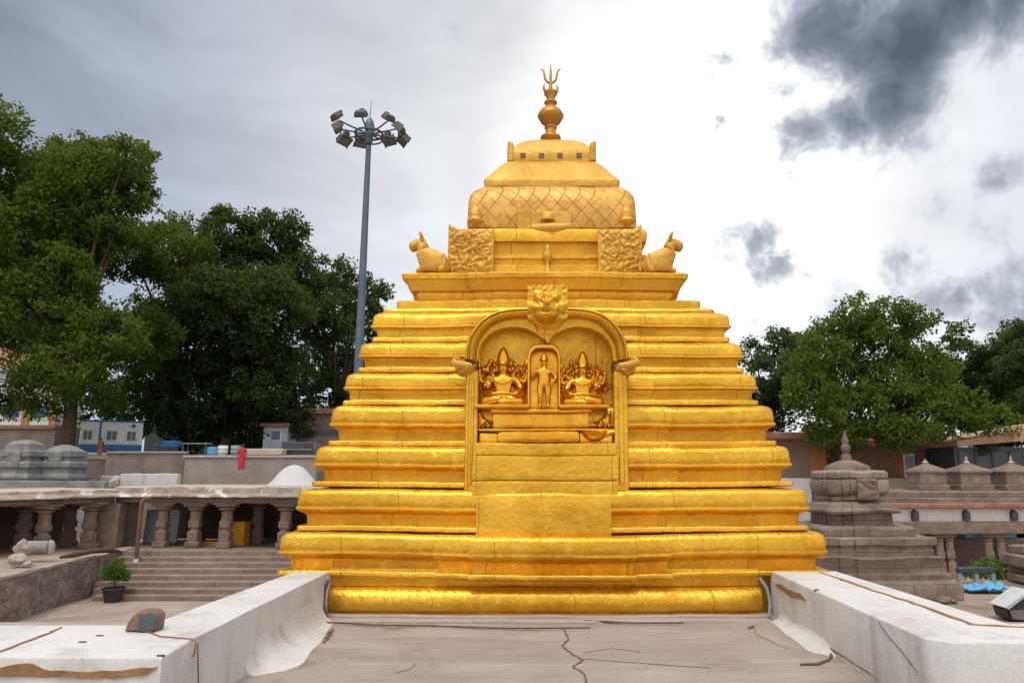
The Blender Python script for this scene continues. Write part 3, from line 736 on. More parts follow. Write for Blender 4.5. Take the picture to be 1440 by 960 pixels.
# bowl and small animal on the ledge
p = P(836, 617, YN+.05)
t = thing('offering_bowl', 'golden spouted bowl at the right end of the niche ledge', 'bowl', (p.x, YN+.04, p.z-.03))
mb = MB(); o_ = org(t); mb.lathe(o_, [(.05, 0), (.11, .03), (.155, .09), (.165, .115), (.145, .11), (.10, .06), (.01, .05)], 20)
mb.build('basin', GOLDP, t, 60)
MB().tube([o_+Vector((.13, -.02, .08)), o_+Vector((.20, -.03, .11)), o_+Vector((.26, -.03, .115))], [.04, .032, .03], 8).build('spout', GOLDP, t, 60)
def little_lion(base, k, label, name='guardian_statue'):
    t = thing(name, label, 'statue', base, 'small guardian animals in the niche')
    J = {'hip': ((.16, 0, .16), (.13, .12)), 'bel': ((.0, 0, .2), .12), 'chs': ((-.12, -.02, .27), .14), 'nk': ((-.16, -.06, .40), .10), 'hd': ((-.18, -.12, .48), .095), 'mz': ((-.18, -.22, .45), .06),
         'f1': ((-.18, -.10, .12), .05), 'f2': ((-.18, -.14, .03), .05), 'g1': ((-.06, -.10, .12), .05), 'g2': ((-.06, -.15, .03), .05), 'k1': ((.12, -.16, .16), .07), 'k2': ((.10, -.24, .03), .05), 't1': ((.26, .06, .2), .04), 't2': ((.30, .05, .36), .03)}
    B = [('hip', 'bel'), ('bel', 'chs'), ('chs', 'nk'), ('nk', 'hd'), ('hd', 'mz'), ('chs', 'f1'), ('f1', 'f2'), ('chs', 'g1'), ('g1', 'g2'), ('hip', 'k1'), ('k1', 'k2'), ('hip', 't1'), ('t1', 't2')]
    mb = skin_mb(J, B, Matrix.Translation(base) @ Matrix.Diagonal((k, abs(k), abs(k), 1)))
    b = Vector(base); a = abs(k)
    for s in (-1, 1): mb.blob(b+Vector((-.18*k+s*.07*a, -.10*a, .56*a)), (.03*a, .02*a, .04*a), 1, 0); mb.blob(b+Vector((-.18*k+s*.04*a, -.20*a, .50*a)), .016*a, 1, 0)
    mb.build('body', GOLDP, t, 80)
    MB().box(b+Vector((.04*k, -.06*a, -.02*a)), (.6*a, .5*a, .05*a), bev=.015*a).build('plinth', GOLDP, t)
p = P(682, 604, YN+.12); little_lion((p.x, YN+.14, p.z+.01), .38, 'small golden animal crouching at the left end of the niche ledge')
p = P(848, 604, YN+.12); little_lion((p.x, YN+.14, p.z+.01), -.40, 'small golden animal crouching at the right end of the niche ledge, above the bowl')

# bulls on the cornice corners
def bull(base, s, k, label):
    t = thing('bull_statue', label, 'statue', base, 'golden bulls on the cornice corners')
    J = {'bel': ((.0, 0, .36), (.29, .27)), 'rmp': ((.36, 0, .30), (.23, .2)), 'chs': ((-.32, 0, .42), (.29, .26)), 'hmp': ((-.22, 0, .70), .17), 'nk': ((-.44, 0, .70), (.32, .30)), 'hd': ((-.56, 0, .96), (.23, .21)), 'mz': ((-.96, 0, .80), (.17, .15)),
         'f1': ((-.45, .16, .16), .09), 'f2': ((-.66, .18, .08), .07), 'g1': ((-.45, -.16, .16), .09), 'g2': ((-.66, -.18, .08), .07), 'k1': ((.30, .24, .16), .12), 'k2': ((.12, .28, .07), .07), 'l1': ((.30, -.24, .16), .12), 'l2': ((.12, -.28, .07), .07), 't1': ((.58, 0, .26), .05), 't2': ((.56, -.15, .10), .035)}
    B = [('bel', 'rmp'), ('bel', 'chs'), ('chs', 'hmp'), ('chs', 'nk'), ('nk', 'hd'), ('hd', 'mz'), ('chs', 'f1'), ('f1', 'f2'), ('chs', 'g1'), ('g1', 'g2'), ('rmp', 'k1'), ('k1', 'k2'), ('rmp', 'l1'), ('l1', 'l2'), ('rmp', 't1'), ('t1', 't2')]
    LX = .80; M = Matrix.Translation(base) @ Matrix.Diagonal((s*k*LX, k*1.1, k, 1)) @ Matrix.Translation((0, 0, .08))
    mb = skin_mb(J, B, M); b = Vector(base)+Vector((0, 0, .08*k))
    def q(x, y, z): return b+Vector((x*s*LX, y*1.1, z))*k
    for e_ in (-1, 1):
        mb.tube([q(-.50, .08*e_, .98), q(-.48, .22*e_, 1.06), q(-.52, .27*e_, 1.15), q(-.58, .22*e_, 1.21)], [.06*k, .055*k, .04*k, .018*k], 8)
        mb.blob(q(-.46, .18*e_, .98), (.05*k, .12*k, .04*k), 1, 0); mb.blob(q(-.68, .10*e_, .97), .03*k, 1, 0)
        mb.blob(q(-.93, .05*e_, .83), .025*k, 1, 0)
    mb.build('body', GOLDW, t, 80)
    MB().tube([q(-.42, -.24, .56), q(-.40, -.29, .38), q(-.44, -.12, .18), q(-.5, .0, .16)], .03*k, 6).build('bell_collar', GOLDW, t, 60)
    MB().box(b+Vector((-.06*s*k, 0, -.045*k)), (1.2*k, .75*k, .09*k), bev=.02*k).build('plinth', GOLDW, t)
wq, zq = solve(201, 384)
kb = .52
for s, px, lab in ((1, 613, 'golden seated bull on the left corner of the cornice'), (-1, 923, 'golden seated bull on the right corner of the cornice')):
    yq = YC-wq+.32; p = P(px, 386, yq); bull((p.x, yq, zq+.0), s, kb, lab)
    yq = YC+wq-.32
    # (the rear corner bulls stand hidden behind the dome and are left out)

# ------------------------------------------------------------ parapets
PZT = .5
def poly_wall(name, label, pts, z0, z1, seed, bev=.02):
    t = thing(name, label, 'parapet wall', (pts[0][0], pts[0][1], 0))
    mb = MB(); mb.prism([(x, y, z0) for x, y in pts], (0, 0, z1-z0))
    bmesh.ops.bevel(mb.bm, geom=mb.bm.edges[:], offset=bev, segments=2, profile=.6, affect='EDGES')
    mb.bm.faces.ensure_lookup_table()
    for _ in range(4):
        es = [e for e in mb.bm.edges if e.calc_length() > .35]
        if es: bmesh.ops.subdivide_edges(mb.bm, edges=es, cuts=1)
    bmesh.ops.triangulate(mb.bm, faces=mb.bm.faces[:])
    mb.wobble(.005, 1.6, seed)
    mb.build('wall_body', WHITE, t, 30)
    return t
xi = PZ(272, 897, PZT).x; xiR = PZ(1318, 905, PZT).x
yA = PZ(228, 924, PZT); 
lp = poly_wall('parapet', 'cracked white plastered parapet on the left, running from the front to the golden tower', [(xi-.10, 8.86), (xi, 5.36), (yA.x, yA.y), (-9, yA.y), (-9, 5.76), (xi-.52, 5.76), (xi-.52, 8.95), (xi-.10, 8.95)], -.05, PZT, 1)
rp = poly_wall('parapet', 'white plastered parapet on the right with brown patches, running from the tower to the floodlight', [(xiR, 8.86), (xiR, 5.32), (xiR+.13, 5.20), (9, 5.14), (9, 5.78), (3.42, 5.80), (3.34, 8.95), (xiR, 8.95)], -.05, PZT, 2)
def crack(parent, pts, w, name='crack', m=CRACK, nrm=(0, 0, 1), seed=0, side=None):
    """irregular thin raised strip that follows a line on a surface"""
    nrm = Vector(nrm); pts = [Vector(p) for p in pts]; L = []; rnd = random.Random(seed)
    fine = []
    for i in range(len(pts)-1):
        for k in range(6): fine.append(pts[i].lerp(pts[i+1], k/6))
    fine.append(pts[-1]); mb = MB(); rings = []
    for i, p in enumerate(fine):
        d = (fine[min(i+1, len(fine)-1)]-fine[max(i-1, 0)]).normalized(); s = d.cross(nrm).normalized()
        e = min(1, min(i, len(fine)-1-i)/3+.15); ww = w*e*(.55+.9*rnd.random())
        j = s*(rnd.random()-.5)*w*1.2
        rings.append([p+j-s*ww-nrm*.012, p+j-s*ww*.8+nrm*.003, p+j+s*ww*.8+nrm*.003, p+j+s*ww-nrm*.012])
    mb.loft(rings); return mb.build(name, m, parent, 30)
def patch(parent, pts, nrm, m=BROWNP, name='bare_patch', t=.004):
    """irregular area of lost plaster"""
    nrm = Vector(nrm); pts = [Vector(p) for p in pts]; out = []
    for i, p in enumerate(pts):
        q = pts[(i+1) % len(pts)]
        for k in range(5):
            b = p.lerp(q, k/5); out.append(b + noise.noise_vector(b*9)*.012*(1 if k else .4))
    out = [p - nrm*(p-pts[0]).dot(nrm)*0 for p in out]
    mb = MB(); mb.prism([p+nrm*t*2 for p in out], -nrm*.03); return mb.build(name, m, parent, 30)
top = lambda px, py: PZ(px, py, PZT+.006)
crack(lp, [top(-40, 930), top(60, 893), top(88, 881)], .011, seed=1, m=BROWNP)
crack(lp, [top(205, 886), top(225, 894), top(250, 896), top(272, 898)], .006, seed=2, m=BROWNP)
front = lambda px, py, yy: P(px, py, yy)
yf = yA.y
patch(lp, [front(-20, 944, yf-.002), front(20, 934, yf), front(42, 932, yf), front(70, 942, yf), front(130, 944, yf), (front(200, 938, yf)), front(222, 936, yf), front(205, 948, yf), front(150, 953, yf), front(60, 951, yf), front(-20, 950, yf)], (0, -1, 0))
def inside(px, py): 
    d = ray(px, py); t_ = (xi+.002)/d.x; return Vector((0, 0, EYE))+d*t_
def insideR(px, py):
    d = ray(px, py); t_ = (xiR-.002)/d.x; return Vector((0, 0, EYE))+d*t_
crack(lp, [inside(276, 902), inside(273, 918), inside(262, 935), inside(246, 962)], .008, nrm=(1, 0, 0), seed=3, m=BROWNP)
crack(lp, [inside(278, 905), inside(279, 960)], .003, nrm=(1, 0, 0), seed=4)
patch(rp, [insideR(1090, 820), insideR(1098, 821), insideR(1110, 829), insideR(1126, 834), insideR(1134, 843), insideR(1116, 840), insideR(1100, 830)], (-1, 0, 0))
crack(rp, [insideR(1234, 872), insideR(1250, 895), insideR(1268, 915), insideR(1290, 945)], .002, nrm=(-1, 0, 0), seed=6)
crack(rp, [insideR(1098, 870), insideR(1130, 890), insideR(1190, 925), insideR(1235, 955)], .005, nrm=(-1, 0, 0), seed=7)
crack(rp, [top(1154, 804), top(1230, 830), top(1300, 852), top(1366, 877), top(1440, 881)], .02, name='mortar_edge', m=BROWNP, seed=8)
for px, py in ((1145, 829), (1182, 815)):
    p = top(px, py); crack(rp, [p, p+Vector((.05, .03, 0))], .016, seed=px)
for px, py in ((220, 921), (135, 893), (110, 902)):
    p = top(px, py); crack(lp, [p, p+Vector((.05, .008, 0))], .008, seed=px)
# plaster cove sweeping from the left parapet to the floor
def cove(parent, xbase, sgn, ya, yb, ra, rb, h, seed, name='plaster_cove'):
    mb = MB(); rings = []; n = 26
    for j in range(n+1):
        f = j/n; y = ya+(yb-ya)*f; r = ra+(rb-ra)*f; e = math.sin(min(1, f*5)*math.pi/2); r *= .25+.75*e; hh = h*(.35+.65*e)
        row = []; x0 = xbase - (.1*(y-5.36)/3.5 if sgn > 0 else 0)
        for k in range(11):
            a = math.pi/2*k/10
            row.append(Vector((x0+sgn*(r*(1-math.cos(math.pi/2-a)) if False else r*(1-math.sin(a))), y, hh*(1-math.cos(a))+.003)))
        row += [Vector((x0-sgn*.05, y, hh)), Vector((x0-sgn*.05, y, -.05)), Vector((x0+sgn*r, y, -.05))]
        rings.append(row)
    mb.loft(rings); mb.wobble(.015, 2.4, seed); return mb.build(name, WHITE, parent, 50)
cove(lp, xi, 1, 6.35, 8.6, .40, .16, .26, 3)
cove(rp, xiR, -1, 7.0, 8.6, .20, .12, .10, 5)
# floor details
def fz(px, py):
    p = PZ(px, py, 0); p.z = flz(p.x, p.y)+.002; return p
tf = thing('floor_crack', 'long brown zigzag crack down the middle of the terrace floor', 'crack', fz(795, 900))
crack(tf, [fz(792, 880), fz(800, 896), fz(790, 905), fz(806, 918), fz(820, 926), fz(805, 934), fz(822, 944), fz(826, 962)], .011, seed=11)
for i, pts in enumerate([[(820, 916), (860, 910), (900, 915)], [(555, 945), (575, 940), (585, 932)], [(820, 924), (900, 930), (1000, 938)]]):
    crack(tf, [fz(*p) for p in pts], .0015, name='side_crack', seed=20+i)
for i, (a, b, lab) in enumerate([((455, 905), (468, 884), 'dark gash in the floor beside the left parapet cove'), ((1052, 884), (1064, 879), 'dark chip in the floor beside the right parapet')]):
    o_ = crack(None, [fz(*a), fz((a[0]+b[0])/2, (a[1]+b[1])/2), fz(*b)], .03, name='floor_gash', seed=31+i); tag(o_, lab, 'crack')
crk = [[(366, 912), (372, 924), (386, 931), (406, 931)], [(1170, 917), (1166, 928), (1150, 934), (1125, 935)]]
for i, pts in enumerate(crk):
    tag(crack(None, [fz(*p)+Vector((0, 0, .012)) for p in pts], .011, name='plaster_crack', seed=41+i), ['curved brown crack at the foot of the left plaster cove', 'curved dark crack in the floor near the right parapet'][i], 'crack')
patch(tf, [fz(1060, 880), fz(1085, 882), fz(1100, 897), fz(1110, 912), fz(1085, 902), fz(1065, 892)], (0, 0, 1), m=KERB, name='worn_patch')
# low kerbs at the tower foot
kt = thing('kerb', 'low stepped plaster kerb along the foot of the golden tower', 'kerb', (TX, 8.7, 0))
mb = strip([(-.1, -.02), (.10, -.02), (.10, .035), (.085, .045), (-.1, .045)], xl-.05, xr+.05, 8.80, 50, 7, .012, .02); mb.build('upper_step', KERB, kt, 40)
mb = strip([(-.1, -.03), (.11, -.03), (.11, .012), (.095, .022), (-.1, .022)], xl-.15, xr+.02, 8.66, 50, 8, .012, .02); mb.build('lower_step', KERB, kt, 40)
for i, (a, b, y) in enumerate([(447, 615, 879), (600, 830, 882), (820, 960, 876)]):
    crack(kt, [fz(a, y-3)+Vector((0, -.05, .022)), fz((a+b)/2, y)+Vector((0, -.05, .022)), fz(b, y)+Vector((0, -.05, .022))], .008, seed=50+i)
# bent pipe stubs beside the foot band
for sgn, pts, lab in ((-1, [(459, 866), (455, 850), (456, 832), (462, 815)], 'thin brown pipe beside the left end of the foot band'), (1, [(1082, 864), (1083, 845), (1078, 826), (1068, 812)], 'thin grey pipe bending beside the right end of the foot band')):
    Y_ = 8.68; tag(MB().tube([P(*p, Y_) for p in pts], .018, 8).build('drain_pipe', RUST if sgn < 0 else GREYBL, None, 60), lab, 'pipe')
# stone block on the left parapet
b = top(200, 886); SB = .84; t = thing('stone_block', 'small dark stone block lying on the left parapet', 'stone block', b)
mb = MB(); mb.prism([b+Vector(p)*SB for p in ((-.13, -.05, 0), (.13, -.05, 0), (.14, -.05, .12), (.10, -.05, .16), (-.04, -.05, .155), (-.11, -.05, .07))], (0, .14, 0))
bmesh.ops.bevel(mb.bm, geom=mb.bm.edges[:], offset=.012, segments=1, affect='EDGES'); mb.subdiv(2); mb.wobble(.01, 8); mb.build('stone', mat('mottled_stone', (.17, .12, .095), (.36, .20, .10), .95, 9, .8, 30, contrast=(.45, .7)), t)
mb = MB(); mb.prism([b+Vector(p)*SB for p in ((-.01, -.066, .006), (.12, -.062, .006), (.13, -.062, .12), (.095, -.062, .15), (-.01, -.062, .145))], (0, .02, 0)); mb.build('slate_face', BLOCKD, t)

# ------------------------------------------------------------ stone shrine on the right
dF = 17.3
sh_c = Vector((P(1194, 700, 19.3).x, 19.3, -1.2))
def solve_s(hw, py):
    a = (1194+hw-PPX)/F; v = (480-py)/F; b = math.cos(PITCH)-v*math.sin(PITCH); t_ = (sh_c.x+19.3)/(a+b)
    return t_*a-sh_c.x, EYE+t_*(math.sin(PITCH)+v*math.cos(PITCH))
shr = thing('stone_shrine', 'brown stepped stone shrine tower with a small finial, right of the golden tower', 'shrine', sh_c)
st_ = [(.62, .04), (.36, .09)]
def sband(prof, name, seed, st=st_, wob=.025, m=STONE): band(prof, st, 0, sh_c.x, sh_c.y, .05, wob, seed, solve_s, .02).build(name, m, shr, 40)
sband([(164, 850), (164, 826), (160, 822), (148, 816), (148, 808), (120, 806)], 'plinth', 31)
sband([(134, 808), (131, 803), (134, 790), (136, 784), (126, 781), (100, 780)], 'base_moulding', 32)
sband([(121, 786), (121, 772), (119, 771), (119, 768), (125, 766), (125, 757), (120, 755), (90, 754)], 'base_moulding', 33)
sband([(96, 757), (95, 744), (90, 740), (60, 739)], 'wall_course', 34)
sband([(64, 741), (63, 722), (60, 721)], 'wall_course', 35)
sband([(62, 722.5), (74, 721.5), (75, 718), (66, 711), (54, 705), (40, 703)], 'eave', 36)
sband([(48, 704), (54, 702.5), (54, 698), (50, 696.5), (57, 692), (58.5, 682), (56.5, 675), (53, 673), (56, 671), (55, 664), (50, 661.5), (20, 660)], 'dome', 37)
mb = MB(); yq = sh_c.y
def zz(py): return P(1194, py, yq).z
ks = yq/F*1.02
mb.lathe((sh_c.x, sh_c.y, 0), [(30*ks, zz(661)), (29*ks, zz(656)), (20*ks, zz(651)), (10*ks, zz(647))], 12); mb.wobble(.02, 3).build('lotus_cap', STONEC, shr, 50)
MB().lathe((sh_c.x, sh_c.y, 0), [(7*ks, zz(648)), (6.5*ks, zz(640)), (4*ks, zz(637)), (6.5*ks, zz(632)), (6*ks, zz(627)), (4*ks, zz(624)), (5*ks, zz(619)), (3*ks, zz(614)), (.5*ks, zz(605))], 10).build('finial', mat('purple_stone', (.20, .14, .135), (.14, .095, .095), .8, 3, .5, 14), shr, 40)
rr = relief(sh_c.x-.12, sh_c.x+.38, zz(701), zz(672), sh_c.y-solve_s(58, 684)[0]-.14, .05, 8, n=24, thick=.4, amp=.05, fr=5); rr.build('carved_panel', STONEC, shr, 80)

# ------------------------------------------------------------ pillars and colonnades
def column_mb(base, h, w, seed):
    """weathered temple pillar: footing, shaft with a waist, capital is separate"""
    mb = MB(); b = Vector(base)
    mb.box(b+Vector((0, 0, .07*h)), (w*1.32, w*1.32, .14*h), bev=.03)
    mb.lathe(b, [(w*.56, .14*h), (w*.54, .36*h), (w*.46, .38*h), (w*.46, .43*h), (w*.55, .45*h)], 8, math.pi/8)
    mb.box(b+Vector((0, 0, .25*h)), (w*1.04, w*1.04, .24*h), bev=.04); mb.box(b+Vector((0, 0, .52*h)), (w*1.02, w*1.02, .17*h), bev=.04)
    mb.lathe(b, [(w*.54, .58*h), (w*.52, .72*h), (w*.54, .75*h), (w*.54, .80*h), (w*.45, .825*h)], 8, math.pi/8)
    mb.wobble(.018, 5, seed); return mb
def capital_mb(base, h, w, seed):
    mb = MB(); b = Vector(base)
    mb.lathe(b, [(w*.5, .815*h), (w*.78, .85*h), (w*.80, .88*h), (w*.6, .90*h)], 8, math.pi/8)
    mb.box(b+Vector((0, 0, .94*h)), (w*2.0, w*1.2, .06*h), bev=.03); mb.box(b+Vector((0, 0, .985*h)), (w*2.6, w*1.3, .04*h), bev=.02)
    mb.wobble(.025, 4, seed); return mb
def colonnade(label, A, B, n_cols, zf_, ztop, depth, cols_at=None, back=True, w=.44, edge_h=.26, over=.55, wall_m=INNER):
    """pillared verandah from A to B (front line, left to right seen from the yard)"""
    A = Vector((A.x, A.y, zf_)); B = Vector((B.x, B.y, zf_)); d = (B-A); L = d.length; d.normalize(); nrm = Vector((d.y, -d.x, 0))   # towards viewer
    t = thing('colonnade', label, 'colonnade', (A+B)/2); h = ztop-zf_
    def q(u, o, z): return A+d*u+nrm*o+Vector((0, 0, z))
    ang = math.atan2(d.y, d.x)
    cs = cols_at if cols_at else [L*(i+.5)/n_cols for i in range(n_cols)]
    for i, u in enumerate(cs):
        c = column_mb(q(u, 0, 0), h, w, i).build('column', STONEC, t, 40)
        capital_mb(q(u, 0, 0), h, w, i).build('capital', STONEC, c, 40)
        c = column_mb(q(u+.3, -depth*.5, 0), h, w, i+20).build('column', STONEC, t, 40); capital_mb(q(u+.3, -depth*.5, 0), h, w, i).build('capital', STONEC, c, 40)
    mb = MB(); mb.box(q(L/2, 0, h+.11), (L+.3, .5, .22), ang, .03); mb.subdiv(3); mb.wobble(.03, 1.5).build('lintel_beam', STONEC, t)
    mb = MB()
    nseg = 40; rings = []
    for k in range(nseg+1):
        u = -.4+(L+.8)*k/nseg; e = .10*noise.noise(Vector((u*1.3, 2, zf_)))+.05*noise.noise(Vector((u*5, 4, 0))); e2 = .06*noise.noise(Vector((u*2, 9, zf_)))
        rings.append([q(u, over+e, h+.22), q(u, over+.05+e, h+.27+e2), q(u, over-.02+e*.6, h+.34+e2), q(u, over-.38, h+.40), q(u, over-.42, h+.28+edge_h+e2), q(u, over-.7, h+.32+edge_h+e2*.5), q(u, -depth-.5, h+.34+edge_h), q(u, -depth-.5, h+.20), q(u, 0, h+.215)])
    mb.loft(rings); mb.subdiv(0) if False else None
    ob = mb.build('roof', EDGEC, t, 30)
    ob.data.materials.append(ROOFC)
    for p in ob.data.polygons:
        if p.normal.z > .85 and p.center.z > h+.30+edge_h*.6: p.material_index = 1
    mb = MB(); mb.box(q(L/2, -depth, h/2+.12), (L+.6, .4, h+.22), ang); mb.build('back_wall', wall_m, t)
    for u in (-.3, L+.3): pass
    return t, q, L, h, ang
PF = -1.45
# left wing A (runs toward the viewer at the far left) and wing B (faces us)
A1 = PZ(-150, 838, PF); B1 = PZ(160, 764, PF); B1 = Vector((B1.x, B1.y, PF))
ca, qa, La, ha, anga = colonnade('long pillared stone verandah at the far left, running back to the corner', Vector((-22.5, 24.6, PF)), Vector((-19.0, 32.6, PF)), 0, PF, .42, 3.4, cols_at=[.9, 2.75, 6.1, 8.0])
cb, qb, Lb, hb, angb = colonnade('pillared stone verandah at the top of the wide steps', Vector((-18.6, 33.0, PF)), Vector((-7.0, 31.6, PF)), 0, PF, .42, 4.2, cols_at=[P(px, 740, 32.3).x+18.6 for px in (222, 271, 318, 405, 460)], edge_h=.36)
mb = MB(); mb.b2(Vector((-19.6, 32.4, PF)), Vector((-18.4, 33.6, .40)), bev=.05); mb.subdiv(3); mb.wobble(.05, 1.3); mb.build('corner_pier', STONEC, cb)
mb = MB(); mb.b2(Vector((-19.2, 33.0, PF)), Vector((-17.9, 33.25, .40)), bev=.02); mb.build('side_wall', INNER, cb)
# platform with rubble wall in front of wing A and top landing of the steps
pw = [PZ(-120, 842, PF), PZ(0, 812, PF), PZ(100, 789, PF), PZ(186, 771, PF)]
t = thing('rubble_platform', 'raised platform at the left with a rough rubble stone face', 'platform', (pw[1].x, pw[1].y, CY))
mb = MB(); mb.prism([(p.x, p.y, CY-.1) for p in pw]+[(-17.5, 36.5, CY-.1), (-30, 36.5, CY-.1), (-34, 20, CY-.1)], (0, 0, PF-CY+.1)); mb.build('platform_top', PAVE, t)
mb = MB()
rings = []
fine = []
for i in range(3):
    for k in range(14): fine.append(pw[i].lerp(pw[i+1], k/14))
fine.append(pw[3]); fine.append(pw[3]+Vector((.1, 1.2, 0)))
for p in fine:
    rings.append([Vector((p.x, p.y, CY-.1+(PF-CY+.12)*j/10)) + Vector((.04, -.06, 0)) + noise.noise_vector(Vector((p.x*3, p.y*3, j*.9)))*.07 for j in range(11)])
mb.loft(rings, close=False); mb.build('rubble_face', RUBBLE, t, 60)
rings = [[p+Vector((.06, -.13, -.06))+noise.noise_vector(p*2)*.04, p+Vector((.06, -.13, .02))+noise.noise_vector(p*2)*.04, p+Vector((-.25, .3, .025))] for p in fine[:-1]]
mb = MB(); mb.loft(rings, close=False); mb.build('coping', KERB, t, 60)
# wide steps
s0 = PZ(186, 776, PF); nst = 8
t = thing('stone_steps', 'wide flight of worn stone steps leading up to the pillared verandah', 'steps', (s0.x, s0.y, CY))
run = 3.4/nst; rise = (PF-CY)/nst
ytop = 31.0
mb = MB(); mb.b2((-18.0, ytop, CY), (-5.6, 36.5, PF-.004)); mb.subdiv(4); mb.build('landing', STEPM, t)
for i in range(nst-1):
    z = CY+rise*(i+1); y0 = ytop-run*(nst-1-i); mb = MB()
    xl_ = -15.6-(i*.22)
    mb.b2((xl_-1.0, y0, CY-.05), (-5.6, ytop+.05, z), bev=.025); mb.subdiv(5); mb.wobble(.03, .9, i); mb.build('step', STEPM, t)
# things in the verandah
c = P(316, 772, 33.2); yb = thing('yellow_cabinet', 'bright yellow cabinet with a low bench end between the verandah pillars', 'cabinet', (c.x, 33.4, PF))
x0, x1, x2 = P(286, 770, 33.4).x, P(308, 770, 33.4).x, P(344, 770, 33.4).x
mb = MB(); mb.b2((x1, 33.2, PF), (x2, 33.9, P(310, 733, 33.4).z), bev=.02); mb.build('cabinet_body', YELLOW, yb)
mb = MB(); mb.b2((x0, 33.2, P(290, 766, 33.4).z-.06), (x1-.01, 33.8, P(290, 763, 33.4).z+.06), bev=.02); mb.b2((x0, 33.25, PF), (x0+.14, 33.75, P(290, 766, 33.4).z), bev=.01); mb.build('bench_end', YELLOW, yb)
MB().b2((x1+.06, 33.17, PF+.15), (x1+.5, 33.195, PF+1.1), bev=.005).build('door', mat('deep_yellow', (.5, .2, .012), None, .6), yb)  # door is a darker yellow than the cabinet body
p = PZ(190, 838, CY+.2); p = P(190, 800, 30.4)
t = thing('drain_post', 'rusty brown pipe post with white lower end, standing at the verandah corner', 'post', (p.x, 30.4, CY))
ztp = P(192, 702, 30.4).z; zmid = P(192, 785, 30.4).z
MB().tube([(p.x, 30.4, zmid), (p.x+.01, 30.4, ztp-.1), (p.x+.08, 30.42, ztp+.02), (p.x+.3, 30.6, ztp+.06)], .085, 10).build('pipe', RUST, t, 60)
MB().tube([(p.x, 30.4, CY), (p.x, 30.4, zmid)], .10, 10).build('white_sleeve', WHITEP, t, 60)
p = P(236, 748, 33.6); t = thing('grey_board', 'pale grey board leaning inside the verandah behind the pillars', 'board', (p.x-.4, 34, PF))
MB().box((p.x-.6, 34.2, PF+.75), (1.5, .06, 1.5), bev=.01, rx=R(-6)).build('panel', GREYBL, t); MB().box((p.x-.6, 34.14, PF+.04), (1.6, .14, .08), bev=.01).build('foot_rail', RUST, t)
def rock(px, py, Y, r, label, group, m=STONEC, n=1):
    p = P(px, py, Y); mb = MB()
    mb.blob((p.x, Y, p.z+r[2]*.8), r, 3, .55, 1.3, px*.1)
    for v in mb.bm.verts: v.co.z = max(v.co.z, p.z)
    o_ = mb.build('rock', m, None, 30); return tag(o_, label, 'rock', group)
rock(24, 795, 25.6, (.30, .25, .22), 'pale broken stone on the left platform, larger lower one of the pile', 'broken stones', KERB)
rock(30, 780, 25.9, (.22, .2, .26), 'pale broken stone leaning at the back of the pile on the left platform', 'broken stones', KERB)
rock(38, 797, 25.5, (.14, .14, .11), 'smallest pale stone at the right of the pile on the left platform', 'broken stones', KERB)
p = P(104, 781, 28.0)
tag(MB().tube([P(84, 784, 27.6), P(104, 780, 28), P(130, 775, 28.6), P(152, 772, 29.6), P(172, 776, 30)], [.05, .11, .10, .12, .05], 8).wobble(.05, 2).build('stone_debris', BARK, None, 60), 'long low heap of broken brown stone lying along the platform', 'debris')
p = P(48, 778, 27.2); t = thing('stone_trough', 'grey round-ended stone roller lying under the left verandah', 'roller', p)
MB().tube([p+Vector((-.55, 0, .2)), p+Vector((.45, .1, .2))], .24, 14).build('roller', GRANITE, t, 50); MB().lathe(p+Vector((.5, .1, 0)), [(.12, 0), (.14, .3), (.08, .42), (.02, .46)], 10).build('end_stone', KERB, t, 50)

# foliage helper ----------------------------------------------------
def leaves_mesh(name, centers, radii, per, size, m, parent, seed, droop=.35, flat=.8):
    rs = np.random.RandomState(seed); C_ = []
    for c, r, n in zip(centers, radii, per):
        d = rs.normal(size=(n, 3)); d /= np.linalg.norm(d, axis=1)[:, None]
        rad = rs.uniform(.25, 1, size=(n, 1))**.5
        C_.append(np.array(c)+d*rad*np.array([r, r, r*flat]))
    C_ = np.concatenate(C_); n = len(C_)
    nr = rs.normal(size=(n, 3))*.75+np.array([0, 0, .9]); nr /= np.linalg.norm(nr, axis=1)[:, None]
    t1 = rs.normal(size=(n, 3)); t1[:, 2] -= droop; t1 -= nr*np.sum(t1*nr, axis=1)[:, None]; t1 /= np.linalg.norm(t1, axis=1)[:, None]
    t2 = np.cross(nr, t1); s = size*rs.uniform(.6, 1.35, size=(n, 1))
    V = np.stack([C_, C_+t1*s*.5+t2*s*.28+nr*s*.04, C_+t1*s, C_+t1*s*.5-t2*s*.28+nr*s*.04], axis=1).reshape(-1, 3)
    V -= np.array(org(parent))
    me = bpy.data.meshes.new(name); me.vertices.add(4*n); me.loops.add(4*n); me.polygons.add(n)
    me.vertices.foreach_set('co', V.astype(np.float32).ravel()); me.loops.foreach_set('vertex_index', np.arange(4*n, dtype=np.int32))
    me.polygons.foreach_set('loop_start', np.arange(0, 4*n, 4, dtype=np.int32)); me.polygons.foreach_set('loop_total', np.full(n, 4, dtype=np.int32))
    me.update(); me.validate(); me.materials.append(m)
    ob = bpy.data.objects.new(name, me); COL.objects.link(ob); ob.parent = parent; return ob
